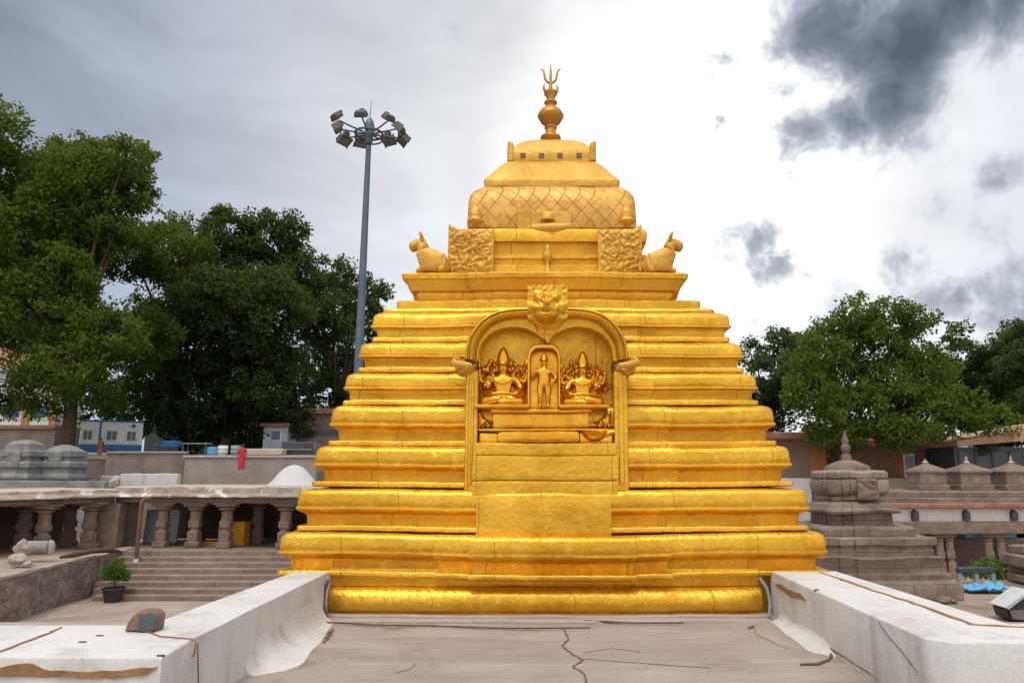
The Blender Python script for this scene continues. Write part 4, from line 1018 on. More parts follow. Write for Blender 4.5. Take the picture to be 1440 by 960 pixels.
def tree(name, label, cat, Y, trunk_px, base_z, lobes, m, seed, trunk_r, leaf=.30, dens=1.0, group='trees on the slope', spread=.75, fork=.5):
    rnd = random.Random(seed); b = P(trunk_px[0], 600, Y); b = Vector((b.x, Y, base_z))
    t = thing(name, label, cat, b, group)
    L = []
    for (px, py, r) in lobes:
        rw = r*Y/F*1.14; p = P(px, py, Y); p.y += rnd.uniform(-1, 1)*spread*rw*1.6
        L.append((p, rw))
    zlow = min(p.z for p, r in L); cx_ = sum(p.x for p, r in L)/len(L)
    fk = Vector((b.x+(cx_-b.x)*.15, Y, b.z+(sum(p.z for p, r in L)/len(L)-b.z)*fork))
    mb = MB(); mb.tube([b+Vector((0, 0, -.5)), b+Vector((.0, 0, .15)), b.lerp(fk, .35)+Vector((.1, .1, 0)), fk], [trunk_r*1.55, trunk_r*1.12, trunk_r*.92, trunk_r*.75], 10)
    cents = []; rads = []; per = []
    for p, rw in L:
        mid = fk.lerp(p, .5)+Vector((rnd.uniform(-.6, .6), rnd.uniform(-.6, .6), rnd.uniform(-.2, .9)))
        mb.tube([fk-Vector((0, 0, .2)), mid, p], [trunk_r*.42, trunk_r*.24, trunk_r*.10], 7)
        ncl = max(10, int(38*(rw/2.4)**2*dens))
        for k in range(ncl):
            d = Vector((rnd.gauss(0, 1), rnd.gauss(0, 1), rnd.gauss(0, 1))).normalized()
            rr = rnd.uniform(.35, 1.0)**.6
            q = p+Vector((d.x, d.y, d.z*.85))*rw*rr
            cents.append(q); cr_ = rnd.uniform(.38, .90)*min(1.25, .45+rw*.22); rads.append(cr_); per.append(int(rnd.uniform(60, 110)*cr_/.8))
            if k % 9 == 0: mb.tube([p.lerp(mid, .3), p.lerp(q, .5)+Vector((0, 0, .15)), q], [trunk_r*.10, trunk_r*.06, trunk_r*.03], 5)
    mb.build('trunk', BARK, t, 60)
    leaves_mesh('crown', cents, rads, per, leaf, m, t, seed)
    return t
T = [
 ('broadleaf_tree', 'tallest broad green tree with a thick brown trunk, at the far left', 48, (96,), 2.85,
  [(10, 210, 62), (85, 215, 52), (145, 222, 46), (190, 225, 32), (120, 330, 50), (165, 330, 32), (130, 285, 42), (60, 320, 52), (100, 300, 40), (120, 400, 40), (30, 270, 80), (110, 270, 62), (165, 262, 40), (5, 350, 80), (75, 375, 60), (10, 430, 70), (90, 440, 60), (145, 455, 58), (60, 500, 52), (140, 520, 52), (185, 480, 40), (-40, 250, 90), (-50, 400, 95), (20, 545, 42), (75, 555, 34), (150, 560, 26)], LEAF, 1, .42, .30, 1.2),
 ('broadleaf_tree', 'mid green rounded tree just right of the tallest tree', 60, (262,), 3.1,
  [(232, 315, 28), (262, 335, 42), (215, 365, 48), (275, 385, 50), (230, 420, 58), (290, 430, 42), (205, 470, 46), (262, 480, 54), (215, 530, 42), (235, 350, 40), (165, 560, 34), (205, 575, 36), (240, 570, 34), (140, 585, 24), (180, 596, 22)], LEAF, 2, .45, .32, 1.05),
 ('broadleaf_tree', 'large dark leafy tree between the mid green rounded tree and the lamp mast', 60, (318,), 3.1,
  [(330, 335, 36), (375, 335, 42), (405, 325, 28), (355, 385, 55), (410, 380, 40), (340, 450, 58), (400, 450, 56), (320, 520, 58), (380, 530, 62), (290, 560, 52), (345, 580, 46), (400, 590, 40), (425, 430, 32), (275, 600, 36), (335, 605, 36)], LEAFD, 3, .5, .34, 1.25),
 ('broadleaf_tree', 'dark tree with a ragged outline beside the lamp mast', 66, (470,), 3.4,
  [(478, 395, 30), (450, 420, 34), (510, 415, 32), (535, 418, 18), (470, 460, 46), (520, 460, 36), (450, 510, 40), (495, 520, 44), (530, 505, 30), (470, 560, 36), (505, 575, 34)], LEAFD, 4, .42, .34, 1.0),
 ('broadleaf_tree', 'broad green tree with a wide dome crown behind the stone shrine on the right', 46, (1228,), -2.9,
  [(1210, 440, 34), (1260, 432, 30), (1300, 450, 28), (1180, 470, 36), (1235, 475, 46), (1300, 480, 42), (1325, 470, 20), (1150, 510, 42), (1210, 525, 50), (1275, 530, 52), (1330, 530, 40), (1130, 560, 36), (1185, 575, 46), (1245, 580, 50), (1310, 580, 44), (1355, 580, 34), (1150, 605, 32), (1385, 598, 26), (1270, 610, 30), (1200, 612, 30), (1395, 625, 12)], LEAF, 5, .17, .28, 1.5),
 ('broadleaf_tree', 'dark green tree seen just beside the right edge of the golden tower', 70, (1080,), 3.5,
  [(1068, 495, 24), (1100, 482, 26), (1125, 495, 26), (1080, 530, 36), (1120, 540, 38), (1090, 580, 36), (1065, 560, 26), (1140, 480, 22)], LEAFD, 6, .4, .34, 1.1),
 ('broadleaf_tree', 'dark tree behind the wide dome tree, at the right', 74, (1375,), 3.6,
  [(1350, 505, 30), (1380, 520, 36), (1360, 560, 42), (1400, 560, 40), (1340, 545, 30), (1395, 510, 24), (1370, 600, 36), (1410, 600, 34)], LEAFD, 7, .4, .34, 1.2),
 ('broadleaf_tree', 'tall dark tree cut by the right edge of the picture', 68, (1450,), 3.4,
  [(1435, 480, 28), (1460, 470, 34), (1420, 520, 32), (1450, 530, 44), (1430, 575, 38), (1470, 580, 44), (1500, 510, 50)], LEAFD, 8, .45, .34, 1.2),
]
for (nm, lab, Y, tp, bz, lobes, m, sd, tr, lf, dn) in T: tree(nm, lab, 'tree', Y, tp, bz, lobes, m, sd, tr, lf, dn, fork=.66 if sd == 5 else .5)
# potted bush by the steps
p = PZ(158, 846, CY); p = Vector((p.x, p.y, CY)); t = thing('potted_bush', 'round bright green bush in a black pot below the rubble wall', 'plant', p)
MB().lathe(p, [(.26, 0), (.36, .42), (.40, .45), (.40, .50), (.34, .50), (.33, .44), (.01, .44)], 16).build('pot', POTM, t, 40)
MB().tube([p+Vector((0, 0, .4)), p+Vector((.03, 0, .8)), p+Vector((0, .02, 1.2))], [.04, .03, .015], 6).build('stem', BARK, t, 60)
rnd = random.Random(5); cs = []
for k in range(46):
    d = Vector((rnd.gauss(0, 1), rnd.gauss(0, 1), rnd.gauss(0, 1))).normalized(); cs.append(p+Vector((0, 0, 1.05))+Vector((d.x*.48, d.y*.48, d.z*.46))*rnd.uniform(.3, 1))
leaves_mesh('foliage', cs, [.16]*46, [38]*46, .10, LEAFB, t, 6)

# ------------------------------------------------------------ left background
rw = thing('retaining_wall', 'long grey brown retaining wall behind the verandah roofs', 'wall', (0, 47, CY))
mb = MB(); mb.b2((-70, 46.9, CY), (-9, 47.5, 2.55)); mb.b2((-9, 47.0, CY), (9, 47.5, 2.4)); mb.build('wall_face', CONC, rw)
mb = MB(); mb.b2((-70, 46.8, 2.55), (-9, 47.6, 2.70), bev=.03); mb.build('coping', KERB, rw)
x0, x1 = P(252, 660, 44).x, P(380, 660, 44).x
fw = thing('low_wall', 'pale rendered block wall below the blue cabin', 'wall', (x0, 45, CY))
mb = MB(); mb.b2((x0, 44.6, CY), (P(440, 650, 44).x, 45.0, P(300, 643, 44.6).z)); mb.build('wall_face', mat('pale_render', (.34, .30, .27), (.26, .22, .2), .95, 1, .3, 10), fw)
mb = MB(); mb.b2((x0-.1, 44.5, P(300, 643, 44.6).z), (P(440, 650, 44).x, 45.1, P(300, 643, 44.6).z+.12), bev=.02); mb.build('coping', ROOFC, fw)
mw = thing('low_wall', 'dark weathered block wall left of the pale rendered wall', 'wall', (x0-4, 44, CY))
mb = MB(); mb.b2((P(150, 650, 45).x, 44.9, CY), (x0-.15, 45.3, P(200, 637, 45).z)); mb.subdiv(4); mb.wobble(.04, .8); mb.build('wall_face', CONC, mw)
MB().b2((P(150, 650, 45).x, 44.8, P(200, 637, 45).z), (x0-.15, 45.4, P(200, 637, 45).z+.1), bev=.02).build('coping', KERB, mw)
# granite shrine tops
def granite(px0, px1, pyt, Y, label):
    c = P((px0+px1)/2, 690, Y); hw_ = (P(px1, 650, Y).x-P(px0, 650, Y).x)/2; t = thing('granite_shrine', label, 'shrine', (c.x, Y+hw_, CY), 'granite shrines')
    z = lambda py: P(px0, py, Y).z
    C_ = Vector((c.x, Y+hw_, 0))
    def sq(prof, name, sd):
        mb = MB(); mb.loft([[C_+Vector((sx*hw_*r, sy*hw_*r, zz_)) for sx, sy in ((-1, -1), (-.4, -1), (-.36, -1.06), (.36, -1.06), (.4, -1), (1, -1), (1, 1), (-1, 1))] for r, zz_ in prof]); mb.subdiv(2); mb.wobble(.02, 1.4, sd); mb.build(name, GRANITE, t, 30)
    sq([(1.0, CY), (1.0, z(674))], 'wall', 1)
    sq([(1.06, z(674)), (1.10, z(671)), (1.06, z(667)), (.98, z(666))], 'cornice', 2)
    sq([(.86, z(667)), (.86, z(657))], 'neck', 3)
    sq([(.98, z(657)), (1.0, z(655)), (1.0, z(650)), (.9, z(648))], 'cornice', 5)
    sq([(.78, z(649)), (.78, z(643)), (.90, z(641.5)), (.88, z(634)), (.74, z(632)), (.66, z(pyt+7)), (.40, z(pyt+2)), (.15, z(pyt))], 'dome', 4)
    MB().box(C_+Vector((0, -hw_*.86, z(642))), (hw_*.8, .3, .55), bev=.05).wobble(.03, 2).build('gable_block', GRANITE, t)
granite(-12, 36, 617, 38.0, 'grey granite shrine top at the very left, behind the verandah roof')
granite(48, 94, 624, 39.0, 'grey granite shrine top second from the left, beside the tree trunk')
# ground wall below shrines
t = thing('ledge_wall', 'stepped grey stone ledge below the granite shrines', 'wall', (-24, 36.6, CY))
MB().b2((-34, 36.8, CY), (P(148, 690, 37).x, 37.3, P(80, 676, 37).z), bev=.04).subdiv(3).wobble(.05, .9).build('wall_face', GRANITE, t)
MB().b2((-34, 36.2, P(80, 684, 37).z-.3), (P(110, 690, 37).x, 36.79, P(80, 684, 37).z), bev=.03).subdiv(3).wobble(.05, .9).build('lower_ledge', STONEC, t)
# blue and white cabin
a = P(117, 635, 54); b_ = P(193, 635, 54); L_ = (b_-a).length; zb_ = a.z
cab = thing('site_cabin', 'white and blue portable cabin with three windows, under the tallest tree', 'cabin', (a+b_)/2)
hC = P(150, 593, 54).z-zb_; mid = (a+b_)/2
mb = MB(); mb.b2((a.x, 54, zb_+hC*.24), (b_.x, 56.6, zb_+hC), bev=.03); mb.build('body', CABIN, cab)
mb = MB(); mb.b2((a.x-.02, 53.97, zb_), (b_.x+.02, 56.63, zb_+hC*.24), bev=.02); mb.build('lower_panel', CABBLUE, cab)
mb = MB(); mb.b2((a.x-.06, 53.92, zb_+hC), (b_.x+.06, 56.7, zb_+hC+.1), bev=.02); mb.build('roof', CABBLUE, cab)
xs_ = P(143, 610, 54).x; MB().b2((xs_-.06, 53.95, zb_+hC*.24), (xs_+.06, 53.998, zb_+hC), bev=.01).build('corner_post', CABBLUE, cab)
for px, w_ in ((128, .5), (157, .6), (181, .52)):
    c = P(px, 612, 53.97); f = MB()
    f.b2((c.x-w_*.75, 53.93, c.z-.50), (c.x+w_*.75, 53.999, c.z+.42), bev=.015); fo = f.build('window', WHITEP, cab)
    MB().b2((c.x-w_*.5, 53.90, c.z-.33), (c.x-.03, 53.929, c.z+.30)).b2((c.x+.03, 53.90, c.z-.33), (c.x+w_*.5, 53.929, c.z+.30)).build('pane', GLASS, fo)
c = P(184, 598, 53.95); MB().tube([(c.x, 53.9, c.z), (c.x, 54.01, c.z)], .13, 12).build('vent', BLACKM, cab)
cab.rotation_euler.z = math.atan2(-(a.x+b_.x)/2, 54)
# far houses at the left
def window(par, x, y, z, w_, h_, frame=WHITEP, glass=GLASS):
    fo = MB().b2((x-w_/2, y-.06, z-h_/2), (x+w_/2, y+.02, z+h_/2), bev=.02).build('window', frame, par)
    MB().b2((x-w_*.38, y-.085, z-h_*.38), (x+w_*.38, y-.061, z+h_*.38)).build('pane', glass, fo)
Yh = 66
hs = thing('house', 'white house with blue windows and a terracotta roof behind the tallest tree', 'house', (P(20, 600, Yh).x, Yh, 3))
xa, xb = P(-90, 590, Yh).x, P(80, 590, Yh).x
z0, z1, z2, z3 = 2.9, P(0, 603, Yh).z, P(0, 558, Yh).z, P(0, 520, Yh).z
MB().b2((xa, Yh, z0), (xb, Yh+3.5, z1)).build('plinth', CONC, hs)
MB().b2((xa, Yh-.15, z1), (xb, Yh+3.5, z1+.35), bev=.03).build('band_course', TERRA, hs)
MB().b2((xa, Yh, z1+.36), (xb, Yh+3.5, z3)).build('wall', WHITEP, hs)
MB().prism([(xa-.6, Yh-.9, z3), (xb+.6, Yh-.9, z3), (xb-1.5, Yh+4, z3+2.6), (xa+1.5, Yh+4, z3+2.6)], (0, .3, .25)).build('roof', TERRA, hs)
for px in (17, 55, -30): window(hs, P(px, 578, Yh).x, Yh, P(0, 578, Yh).z, 1.9, 1.5, WHITEP, BLUEG)
for px in (37, 76): MB().b2((P(px-5, 580, Yh).x, Yh-.12, z1+.36), (P(px+5, 580, Yh).x, Yh-.005, z2)).build('pilaster', mat('ochre', (.5, .26, .09), None, .9), hs)
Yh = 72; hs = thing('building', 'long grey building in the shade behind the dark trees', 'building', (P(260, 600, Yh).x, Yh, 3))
MB().b2((P(205, 600, Yh).x, Yh, 3), (P(330, 600, Yh).x, Yh+8, P(0, 570, Yh).z)).build('wall', SLATE, hs); MB().b2((P(202, 600, Yh).x, Yh-.6, P(0, 570, Yh).z), (P(334, 600, Yh).x, Yh+8.4, P(0, 566, Yh).z), bev=.03).build('roof', CONC, hs)  # dark wall colour stands in for the shade under the trees
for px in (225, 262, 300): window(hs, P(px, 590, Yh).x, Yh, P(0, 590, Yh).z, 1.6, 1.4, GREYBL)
Yh = 58; hs = thing('building', 'small white building with a terracotta roof edge, left of the brown building', 'building', (P(388, 610, Yh).x, Yh, 3))
xa, xb = P(371, 600, Yh).x, P(405, 600, Yh).x
MB().b2((xa, Yh, 2.9), (xb, Yh+4, P(0, 600, Yh).z)).build('wall', mat('pale_blue_wall', (.5, .56, .64), None, .8), hs); MB().b2((xa-.2, Yh-.4, P(0, 600, Yh).z), (xb+.2, Yh+4.2, P(0, 595, Yh).z), bev=.04).build('roof', TERRA, hs)
window(hs, P(388, 612, Yh).x, Yh, P(0, 612, Yh).z, .9, .9, WHITEP, BLUEG)
Yh = 60; hs = thing('building', 'brown flat-roofed building just left of the golden tower', 'building', (P(440, 600, Yh).x, Yh, 3))
xa, xb = P(404, 600, Yh).x, P(520, 600, Yh).x
MB().b2((xa, Yh, 2.9), (xb, Yh+6, P(0, 582, Yh).z)).build('wall', PINKW, hs); MB().b2((xa-.3, Yh-.5, P(0, 582, Yh).z), (xb+.3, Yh+6.2, P(0, 575, Yh).z), bev=.04).build('roof', TERRA, hs)
MB().b2((xa, Yh-.06, P(0, 612, Yh).z), (xb, Yh-.005, P(0, 604, Yh).z)).build('dark_band', SLATE, hs)
for px in (418, 446): window(hs, P(px, 593, Yh).x, Yh, P(0, 593, Yh).z, 1.0, .8, PINKW)
# clutter behind the retaining wall
def barrel(px, py, Y, r, h, m, label):
    p = P(px, py, Y); t = thing('water_drum', label, 'drum', p, 'drums on the slope')
    MB().lathe(p, [(r*.96, 0), (r, .04*h), (r, .3*h), (r*1.05, .33*h), (r, .36*h), (r, .64*h), (r*1.05, .67*h), (r, .7*h), (r, .96*h), (r*.94, h)], 14).build('drum_body', m, t, 40); MB().lathe(p+Vector((r*.3, 0, h)), [(r*.2, -.01), (r*.2, .05), (r*.1, .06)], 8).build('bung', POTM, t, 40)
barrel(300, 641, 46.5, .38, .55, SKYBLUE, 'sky blue drum on the wall right of the cabin')
barrel(219, 637, 46.5, .22, .6, POTM, 'dark drum on the wall just right of the cabin')
barrel(240, 629, 48.5, .62, .42, CABBLUE, 'deep blue wide tub on the slope right of the cabin')
barrel(313, 640, 46.5, .30, .6, WHITEP, 'white drum next to the sky blue drum')
barrel(331, 640, 46.5, .30, .6, GREYBL, 'grey drum right of the white drum')
p0, p1 = P(256, 624, 48.2), P(292, 624, 48.2); t = thing('work_table', 'long grey metal table on the slope right of the cabin', 'table', p0)
MB().b2((p0.x, 48.1, p0.z), (p1.x, 48.9, p0.z+.06), bev=.01).build('table_top', GREYBL, t)
for x in (p0.x+.1, p1.x-.1):
    for y in (48.16, 48.84): MB().b2((x-.03, y-.03, hill(x, y)), (x+.03, y+.03, p0.z)).build('leg', STEEL, t)
p0, p1 = P(344, 640, 47.9), P(398, 640, 47.9); t = thing('stone_beam', 'long pale stone beam laid on dark blocks along the wall near the tower', 'stone beam', p0)
MB().b2((p0.x, 47.7, p0.z), (p1.x, 48.6, p0.z+.42), bev=.06).build('slab', CREAM, t); MB().b2((p0.x+.2, 47.8, hill(0, 48)), (p1.x-.2, 48.5, p0.z)).build('support_block', CONC, t)
p0, p1 = P(396, 642, 49), P(440, 642, 49); t = thing('covered_stack', 'dark grey covered stack beside the golden tower', 'stack', p0)
MB().b2((p0.x, 48.8, hill(0, 50)), (p1.x, 50.4, P(0, 621, 49).z), bev=.05).subdiv(3).wobble(.06, 1.2).build('cover', SLATE, t); MB().tube([(p0.x, 48.76, P(0, 632, 49).z), (p1.x, 48.76, P(0, 632, 49).z)], .03, 6).build('rope', KERB, t)
# white heap on the verandah roof
p = P(403, 686, 35.5); o_ = MB(); o_.lathe((p.x, 36.4, p.z-.05), [(1.45, 0), (1.25, .12), (.98, .40), (.68, .76), (.42, 1.0), (.2, 1.10), (.01, 1.13)], 24); o_.wobble(.05, 1.5); tag(o_.build('white_heap', HEAP, None, 60), 'smooth white cone-shaped heap on the verandah roof, left of the tower', 'heap')
p0, p1 = P(172, 669, 41), P(252, 667, 41); t = thing('parapet_slab', 'low broken white parapet slab on the verandah roof corner', 'parapet', p0)
MB().b2((p0.x, 40.8, p0.z-.6), (p1.x, 41.2, p0.z+.12), bev=.03).subdiv(3).wobble(.05, 1.2).build('slab', WHITE, t); MB().b2((p0.x-1.0, 40.6, p0.z-.6), (p0.x-.02, 41.2, p0.z+.0), bev=.05).subdiv(3).wobble(.08, 1.4).build('broken_end', EDGEC, t)
def person(px, py, Y, h, cloth, label, pose=0):
    p = P(px, py, Y); t = thing('person', label, 'person', p, 'people on the slope')
    J = {'pel': ((0, 0, .52), (.085, .07)), 'ch': ((0, 0, .72), (.10, .07)), 'nk': ((0, 0, .83), .032), 'hd': ((0, -.005, .92), (.052, .058)), 'hl': ((.05, 0, .49), .06), 'kl': ((.055, -.01 if not pose else -.05, .28), .045), 'al': ((.055, .01, .05), .03), 'fl': ((.06, -.06, .02), .026),
         'hr': ((-.05, 0, .49), .06), 'kr': ((-.055, -.01, .28), .045), 'ar': ((-.055, .02, .05), .03), 'fr': ((-.06, -.05, .02), .026), 'sl': ((.125, 0, .78), .038), 'el': ((.16, .01, .62), .03), 'wl': ((.15, -.06, .48), .022), 'sr': ((-.125, 0, .78), .038), 'er': ((-.16, .01, .62), .03), 'wr': ((-.14, -.07, .50), .022), 'ml': ((.145, -.08, .43), .024), 'mr': ((-.13, -.10, .45), .024)}
    B = [('pel', 'ch'), ('ch', 'nk'), ('nk', 'hd'), ('pel', 'hl'), ('hl', 'kl'), ('kl', 'al'), ('al', 'fl'), ('pel', 'hr'), ('hr', 'kr'), ('kr', 'ar'), ('ar', 'fr'), ('ch', 'sl'), ('sl', 'el'), ('el', 'wl'), ('wl', 'ml'), ('ch', 'sr'), ('sr', 'er'), ('er', 'wr'), ('wr', 'mr')]
    mb = skin_mb(J, B, Matrix.Translation(p) @ Matrix.Scale(h, 4), 1); mb.blob(p+Vector((0, -.062, .915))*h, (.010*h, .014*h, .018*h), 1, 0); mb.build('body', SKIN, t, 80)
    MB().blob(p+Vector((0, .012, .945))*h, (.06*h, .064*h, .05*h), 2, 0).build('hair', HAIR, t, 60)
    mb = MB(); mb.loft([[p+Vector((math.cos(2*math.pi*k/16)*a*h, math.sin(2*math.pi*k/16)*b*h, z*h)) for k in range(16)] for a, b, z in ((.13, .11, .04), (.125, .10, .25), (.11, .095, .48), (.095, .08, .6), (.13, .085, .72), (.15, .08, .79), (.06, .05, .83))]); mb.wobble(.012*h, 8); mb.build('clothes', cloth, t, 60)
person(339, 661, 43.6, 1.55, REDC, 'person in a long bright red dress standing by the pale wall')
person(223, 613, 60, 1.5, ORANGEC, 'person in orange clothes standing in the shade right of the cabin')
person(266, 618, 60, 1.6, ORANGEC, 'person in orange clothes among the dark trunks, nearest the work table')
person(140, 640, 51, 1.2, ORANGEC, 'person in orange clothes standing in front of the blue and white cabin')

# ------------------------------------------------------------ high mast lamp
Ym = 40; mb_ = P(507, 480, Ym); mt = P(518, 185, Ym); mx = (mb_.x+mt.x)/2; zt_ = P(519, 166, Ym).z
mast = thing('lamp_mast', 'tall grey steel lamp mast with a ring of floodlights at its top', 'lamp mast', (mx, Ym, CY))
MB().tube([(mx, Ym, CY), (mx, Ym, CY+8), (mx, Ym, P(518, 205, Ym).z)], [.31, .27, .15], 12).build('pole', STEEL, mast, 60)
zr = P(519, 185, Ym).z
MB().lathe((mx, Ym, 0), [(.14, zr-.8), (.22, zr-.7), (.24, zr-.1), (.30, zr+.3), (.22, zr+.6), (.12, zr+.8)], 12).build('hub', STEEL, mast, 40)
MB().tube([(mx, Ym, zr+.8), (mx+.05, Ym, zr+1.9)], [.03, .012], 6).build('lightning_rod', STEEL, mast, 60)
mb = MB(); ring = [Vector((mx+.78*math.cos(a), Ym+.78*math.sin(a), zr-.15)) for a in np.linspace(0, 2*math.pi, 25)]
mb.tube(ring, .07, 6, cap=False); mb.tube([p-Vector((0, 0, .28)) for p in ring], .05, 6, cap=False); mb.build('carrier_ring', STEEL, mast, 60)
proto = None
for i, a in enumerate(np.radians([270, 222, 190, 150, 118, 62, 30, 350, 318])):
    u = Vector((math.cos(a), math.sin(a), 0)); c = Vector((mx, Ym, zr))
    arm = MB().tube([c+u*.2+Vector((0, 0, -.15)), c+u*1.2+Vector((0, 0, -.05)), c+u*1.85+Vector((0, 0, .05))], [.055, .05, .045], 6).build('arm', STEEL, mast, 60)
    lp_ = c+u*(1.95+.16*math.sin(i*2.3))+Vector((0, 0, .12+.14*math.sin(i*1.7))); rz = a+math.pi/2
    mb = MB(); mb.box(lp_, (.78, .55, .34), rz, .06, rx=R(38), taper=.75); mb.box(lp_+u*-.22+Vector((0, 0, .26)), (.28, .2, .26), rz, .04); mb.build('floodlight', LAMPM, mast)
    fwd = (Matrix.Rotation(rz, 3, 'Z') @ Matrix.Rotation(R(38), 3, 'X')) @ Vector((0, 0, -1))
    MB().box(lp_+fwd*.176, (.66, .45, .02), rz, .005, rx=R(38)).build('lens', LENS, mast)

# ------------------------------------------------------------ right background
Yr = 34.0
xa, xb = P(1196, 740, Yr).x, P(1500, 740, Yr).x
t = thing('colonnade', 'low stone colonnade with paired pillars and a white parapet strip at the far right', 'colonnade', ((xa+xb)/2, Yr, CY))
z = lambda py, Y=Yr: P(1350, py, Y).z
MB().b2((xa, Yr-.25, z(750)), (xb, Yr+.4, z(733)), bev=.04).subdiv(4).wobble(.05, 1.2).build('lintel_beam', STONEC, t)
MB().b2((xa, Yr-.05, z(733)), (xb, Yr+.5, z(714)), bev=.02).build('white_parapet', WHITE, t)
MB().b2((xa, Yr-.35, z(714)), (xb, Yr+4.2, z(707)), bev=.04).subdiv(4).wobble(.04, 1.2).build('ledge', TERRA, t)
MB().b2((xa, Yr+.3, z(707)), (xb, Yr+4.2, z(690)+.0), bev=.06).subdiv(4).wobble(.06, 1.2).build('upper_course', STONEC, t)
MB().b2((xa, Yr+.0, z(712)-.0), (xb, Yr+.25, z(700)), bev=.03).subdiv(4).wobble(.05, 1.2).build('upper_course', STONE, t)
MB().b2((xa, Yr+3.6, CY), (xb, Yr+4.0, z(714)-.02)).build('back_wall', SLATE, t)  # dark colour puts the shade of the openings into the wall
for px in (1283, 1322, 1336, 1391, 1408, 1468, 1484):
    c = P(px, 760, Yr); h_ = z(750)-CY
    co = column_mb((c.x, Yr+.1, CY), h_, .34, px).build('column', STONEC, t, 40); capital_mb((c.x, Yr+.1, CY), h_, .26, px).build('capital', STONEC, co, 40)
for px in (1286, 1358, 1425):
    c = P(px, 724, Yr-.06); MB().tube([Vector((c.x, Yr-.09, c.z-.22)), Vector((c.x, Yr-.09, c.z+.12)), Vector((c.x+.05, Yr-.12, c.z+.2))], [.17, .17, .1], 10).build('spout_hole', BLACKM, t, 40)
for px in (1362, 1428):
    c = P(px, 784, Yr+3.5); MB().b2((c.x-.8, Yr+3.5, c.z-.9), (c.x+.8, Yr+3.598, c.z+.9), bev=.03).build('wall_panel', PINKW, t)
    MB().b2((c.x-1.6, Yr+.6, z(757)), (c.x+1.6, Yr+.66, z(750)-.01)).build('blue_awning', SKYBLUE, t)
def cell(px, pyt, pyb, w_px, label):
    Y = Yr+1.6; c = P(px, pyb, Y); w_ = w_px/2*Y/F*1.02; zb_ = z(690)+.0; zt_ = P(px, pyt, Y).z; zr_ = P(px, 664, Y).z; zs = P(px, 661, Y).z
    s = thing('roof_shrine', label, 'shrine', (c.x, Y, zb_), 'small shrines on the right colonnade roof')
    MB().box((c.x, Y, zb_+.12), (w_*2.25, w_*2.25, .3), bev=.04).wobble(.03, 2, px).build('plinth', STONEC, s)
    MB().b2((c.x-w_, Y-w_, zb_+.26), (c.x+w_, Y+w_, zr_), bev=.03).subdiv(2).wobble(.03, 2, px).build('cell', STONE, s)
    C_ = Vector((c.x, Y, 0)); mb = MB(); mb.loft([[C_+Vector((sx*w_*r, sy*w_*r, zz_)) for sx, sy in ((-1, -1), (1, -1), (1, 1), (-1, 1))] for r, zz_ in ((1.08, zr_-.02), (1.09, zr_+.06), (.95, zr_+.16), (.45, zs+.20), (.10, zs+.34))])
    mb.wobble(.03, 2, px).build('roof', STONEC, s, 25)
    MB().lathe((c.x, Y, 0), [(.12, zs+.26), (.16, zs+.36), (.05, zs+.46), (.07, zs+.54), (.01, zt_)], 8).build('finial', KERB, s, 50)
cell(1304.5, 645, 690, 36, 'small stone roof shrine nearest the brown stepped tower'); cell(1363, 641, 690, 39, 'small stone roof shrine in the middle of the right row'); cell(1426, 640, 690, 42, 'small stone roof shrine with a tall spike, at the right edge')
# brown buildings
Yb = 50
bd = thing('building', 'long brown building with a flat overhanging roof under the right tree', 'building', (P(1250, 640, Yb).x, Yb, 1))
xa, xb = P(1180, 640, Yb).x, P(1348, 640, Yb).x
MB().b2((xa, Yb, CY), (xb, Yb+8, P(0, 627, Yb).z)).build('wall', BROWNW, bd)
MB().b2((xa-.4, Yb-1.2, P(0, 626, Yb-1).z), (xb+.8, Yb+8.4, P(0, 619, Yb-1).z), bev=.05).build('roof', EAVE, bd)
xo = P(1262, 640, Yb).x; MB().b2((xo, Yb-.05, P(0, 672, Yb).z), (P(1274, 640, Yb).x, Yb-.005, P(0, 627, Yb).z)).build('orange_pier', ORANGEW, bd)
window(bd, P(1278, 653, Yb).x, Yb-.04, P(0, 654, Yb).z, .75, 1.6, WHITEP, GREYBL)
MB().tube([(P(1337, 640, Yb).x, Yb-.2, P(0, 680, Yb).z), (P(1335, 640, Yb).x, Yb-.2, P(0, 628, Yb).z)], .07, 8).build('downpipe', WHITEP, bd, 60)
MB().b2((xa, Yb-.3, CY), (xb, Yb-.06, P(0, 672, Yb).z), bev=.03).build('plinth', CREAM, bd)
rr_ = random.Random(3)
mb = MB(); mb.b2((P(1130, 620, 57).x, 57, 2), (P(1330, 620, 57).x, 57.3, P(0, 600, 57).z)); mb.build('rear_parapet', TERRA, bd)
Y2 = 49; bd = thing('building', 'pinkish brown block with a flat roof, right beside the golden tower', 'building', (P(1120, 640, Y2).x, Y2, 1))
xa, xb = P(1040, 640, Y2).x, P(1162, 640, Y2).x
MB().b2((xa, Y2, CY), (xb, Y2+5, P(0, 618, Y2).z)).build('wall', PINKW, bd); MB().b2((xa-.3, Y2-.6, P(0, 618, Y2).z), (xb+.1, Y2+5.3, P(0, 608, Y2).z), bev=.05).build('roof', TERRA, bd)
MB().b2((xa, Y2-.12, CY), (P(1137, 640, Y2).x, Y2-.005, P(0, 672, Y2).z)).build('white_dado', WHITEP, bd); MB().b2((P(1137, 640, Y2).x+.01, Y2-.10, P(0, 684, Y2).z), (P(1152, 640, Y2).x, Y2-.006, P(0, 673, Y2).z)).build('blue_panel', SKYBLUE, bd)
MB().b2((P(1137, 640, Y2).x, Y2-.05, P(0, 670, Y2).z), (P(1161, 640, Y2).x, Y2-.007, P(0, 622, Y2).z)).build('orange_pier', ORANGEW, bd)
Y3 = 46.5; bd = thing('building', 'dark glazed building with a sloping terracotta roof at the far right', 'building', (P(1420, 640, Y3).x, Y3, 1))
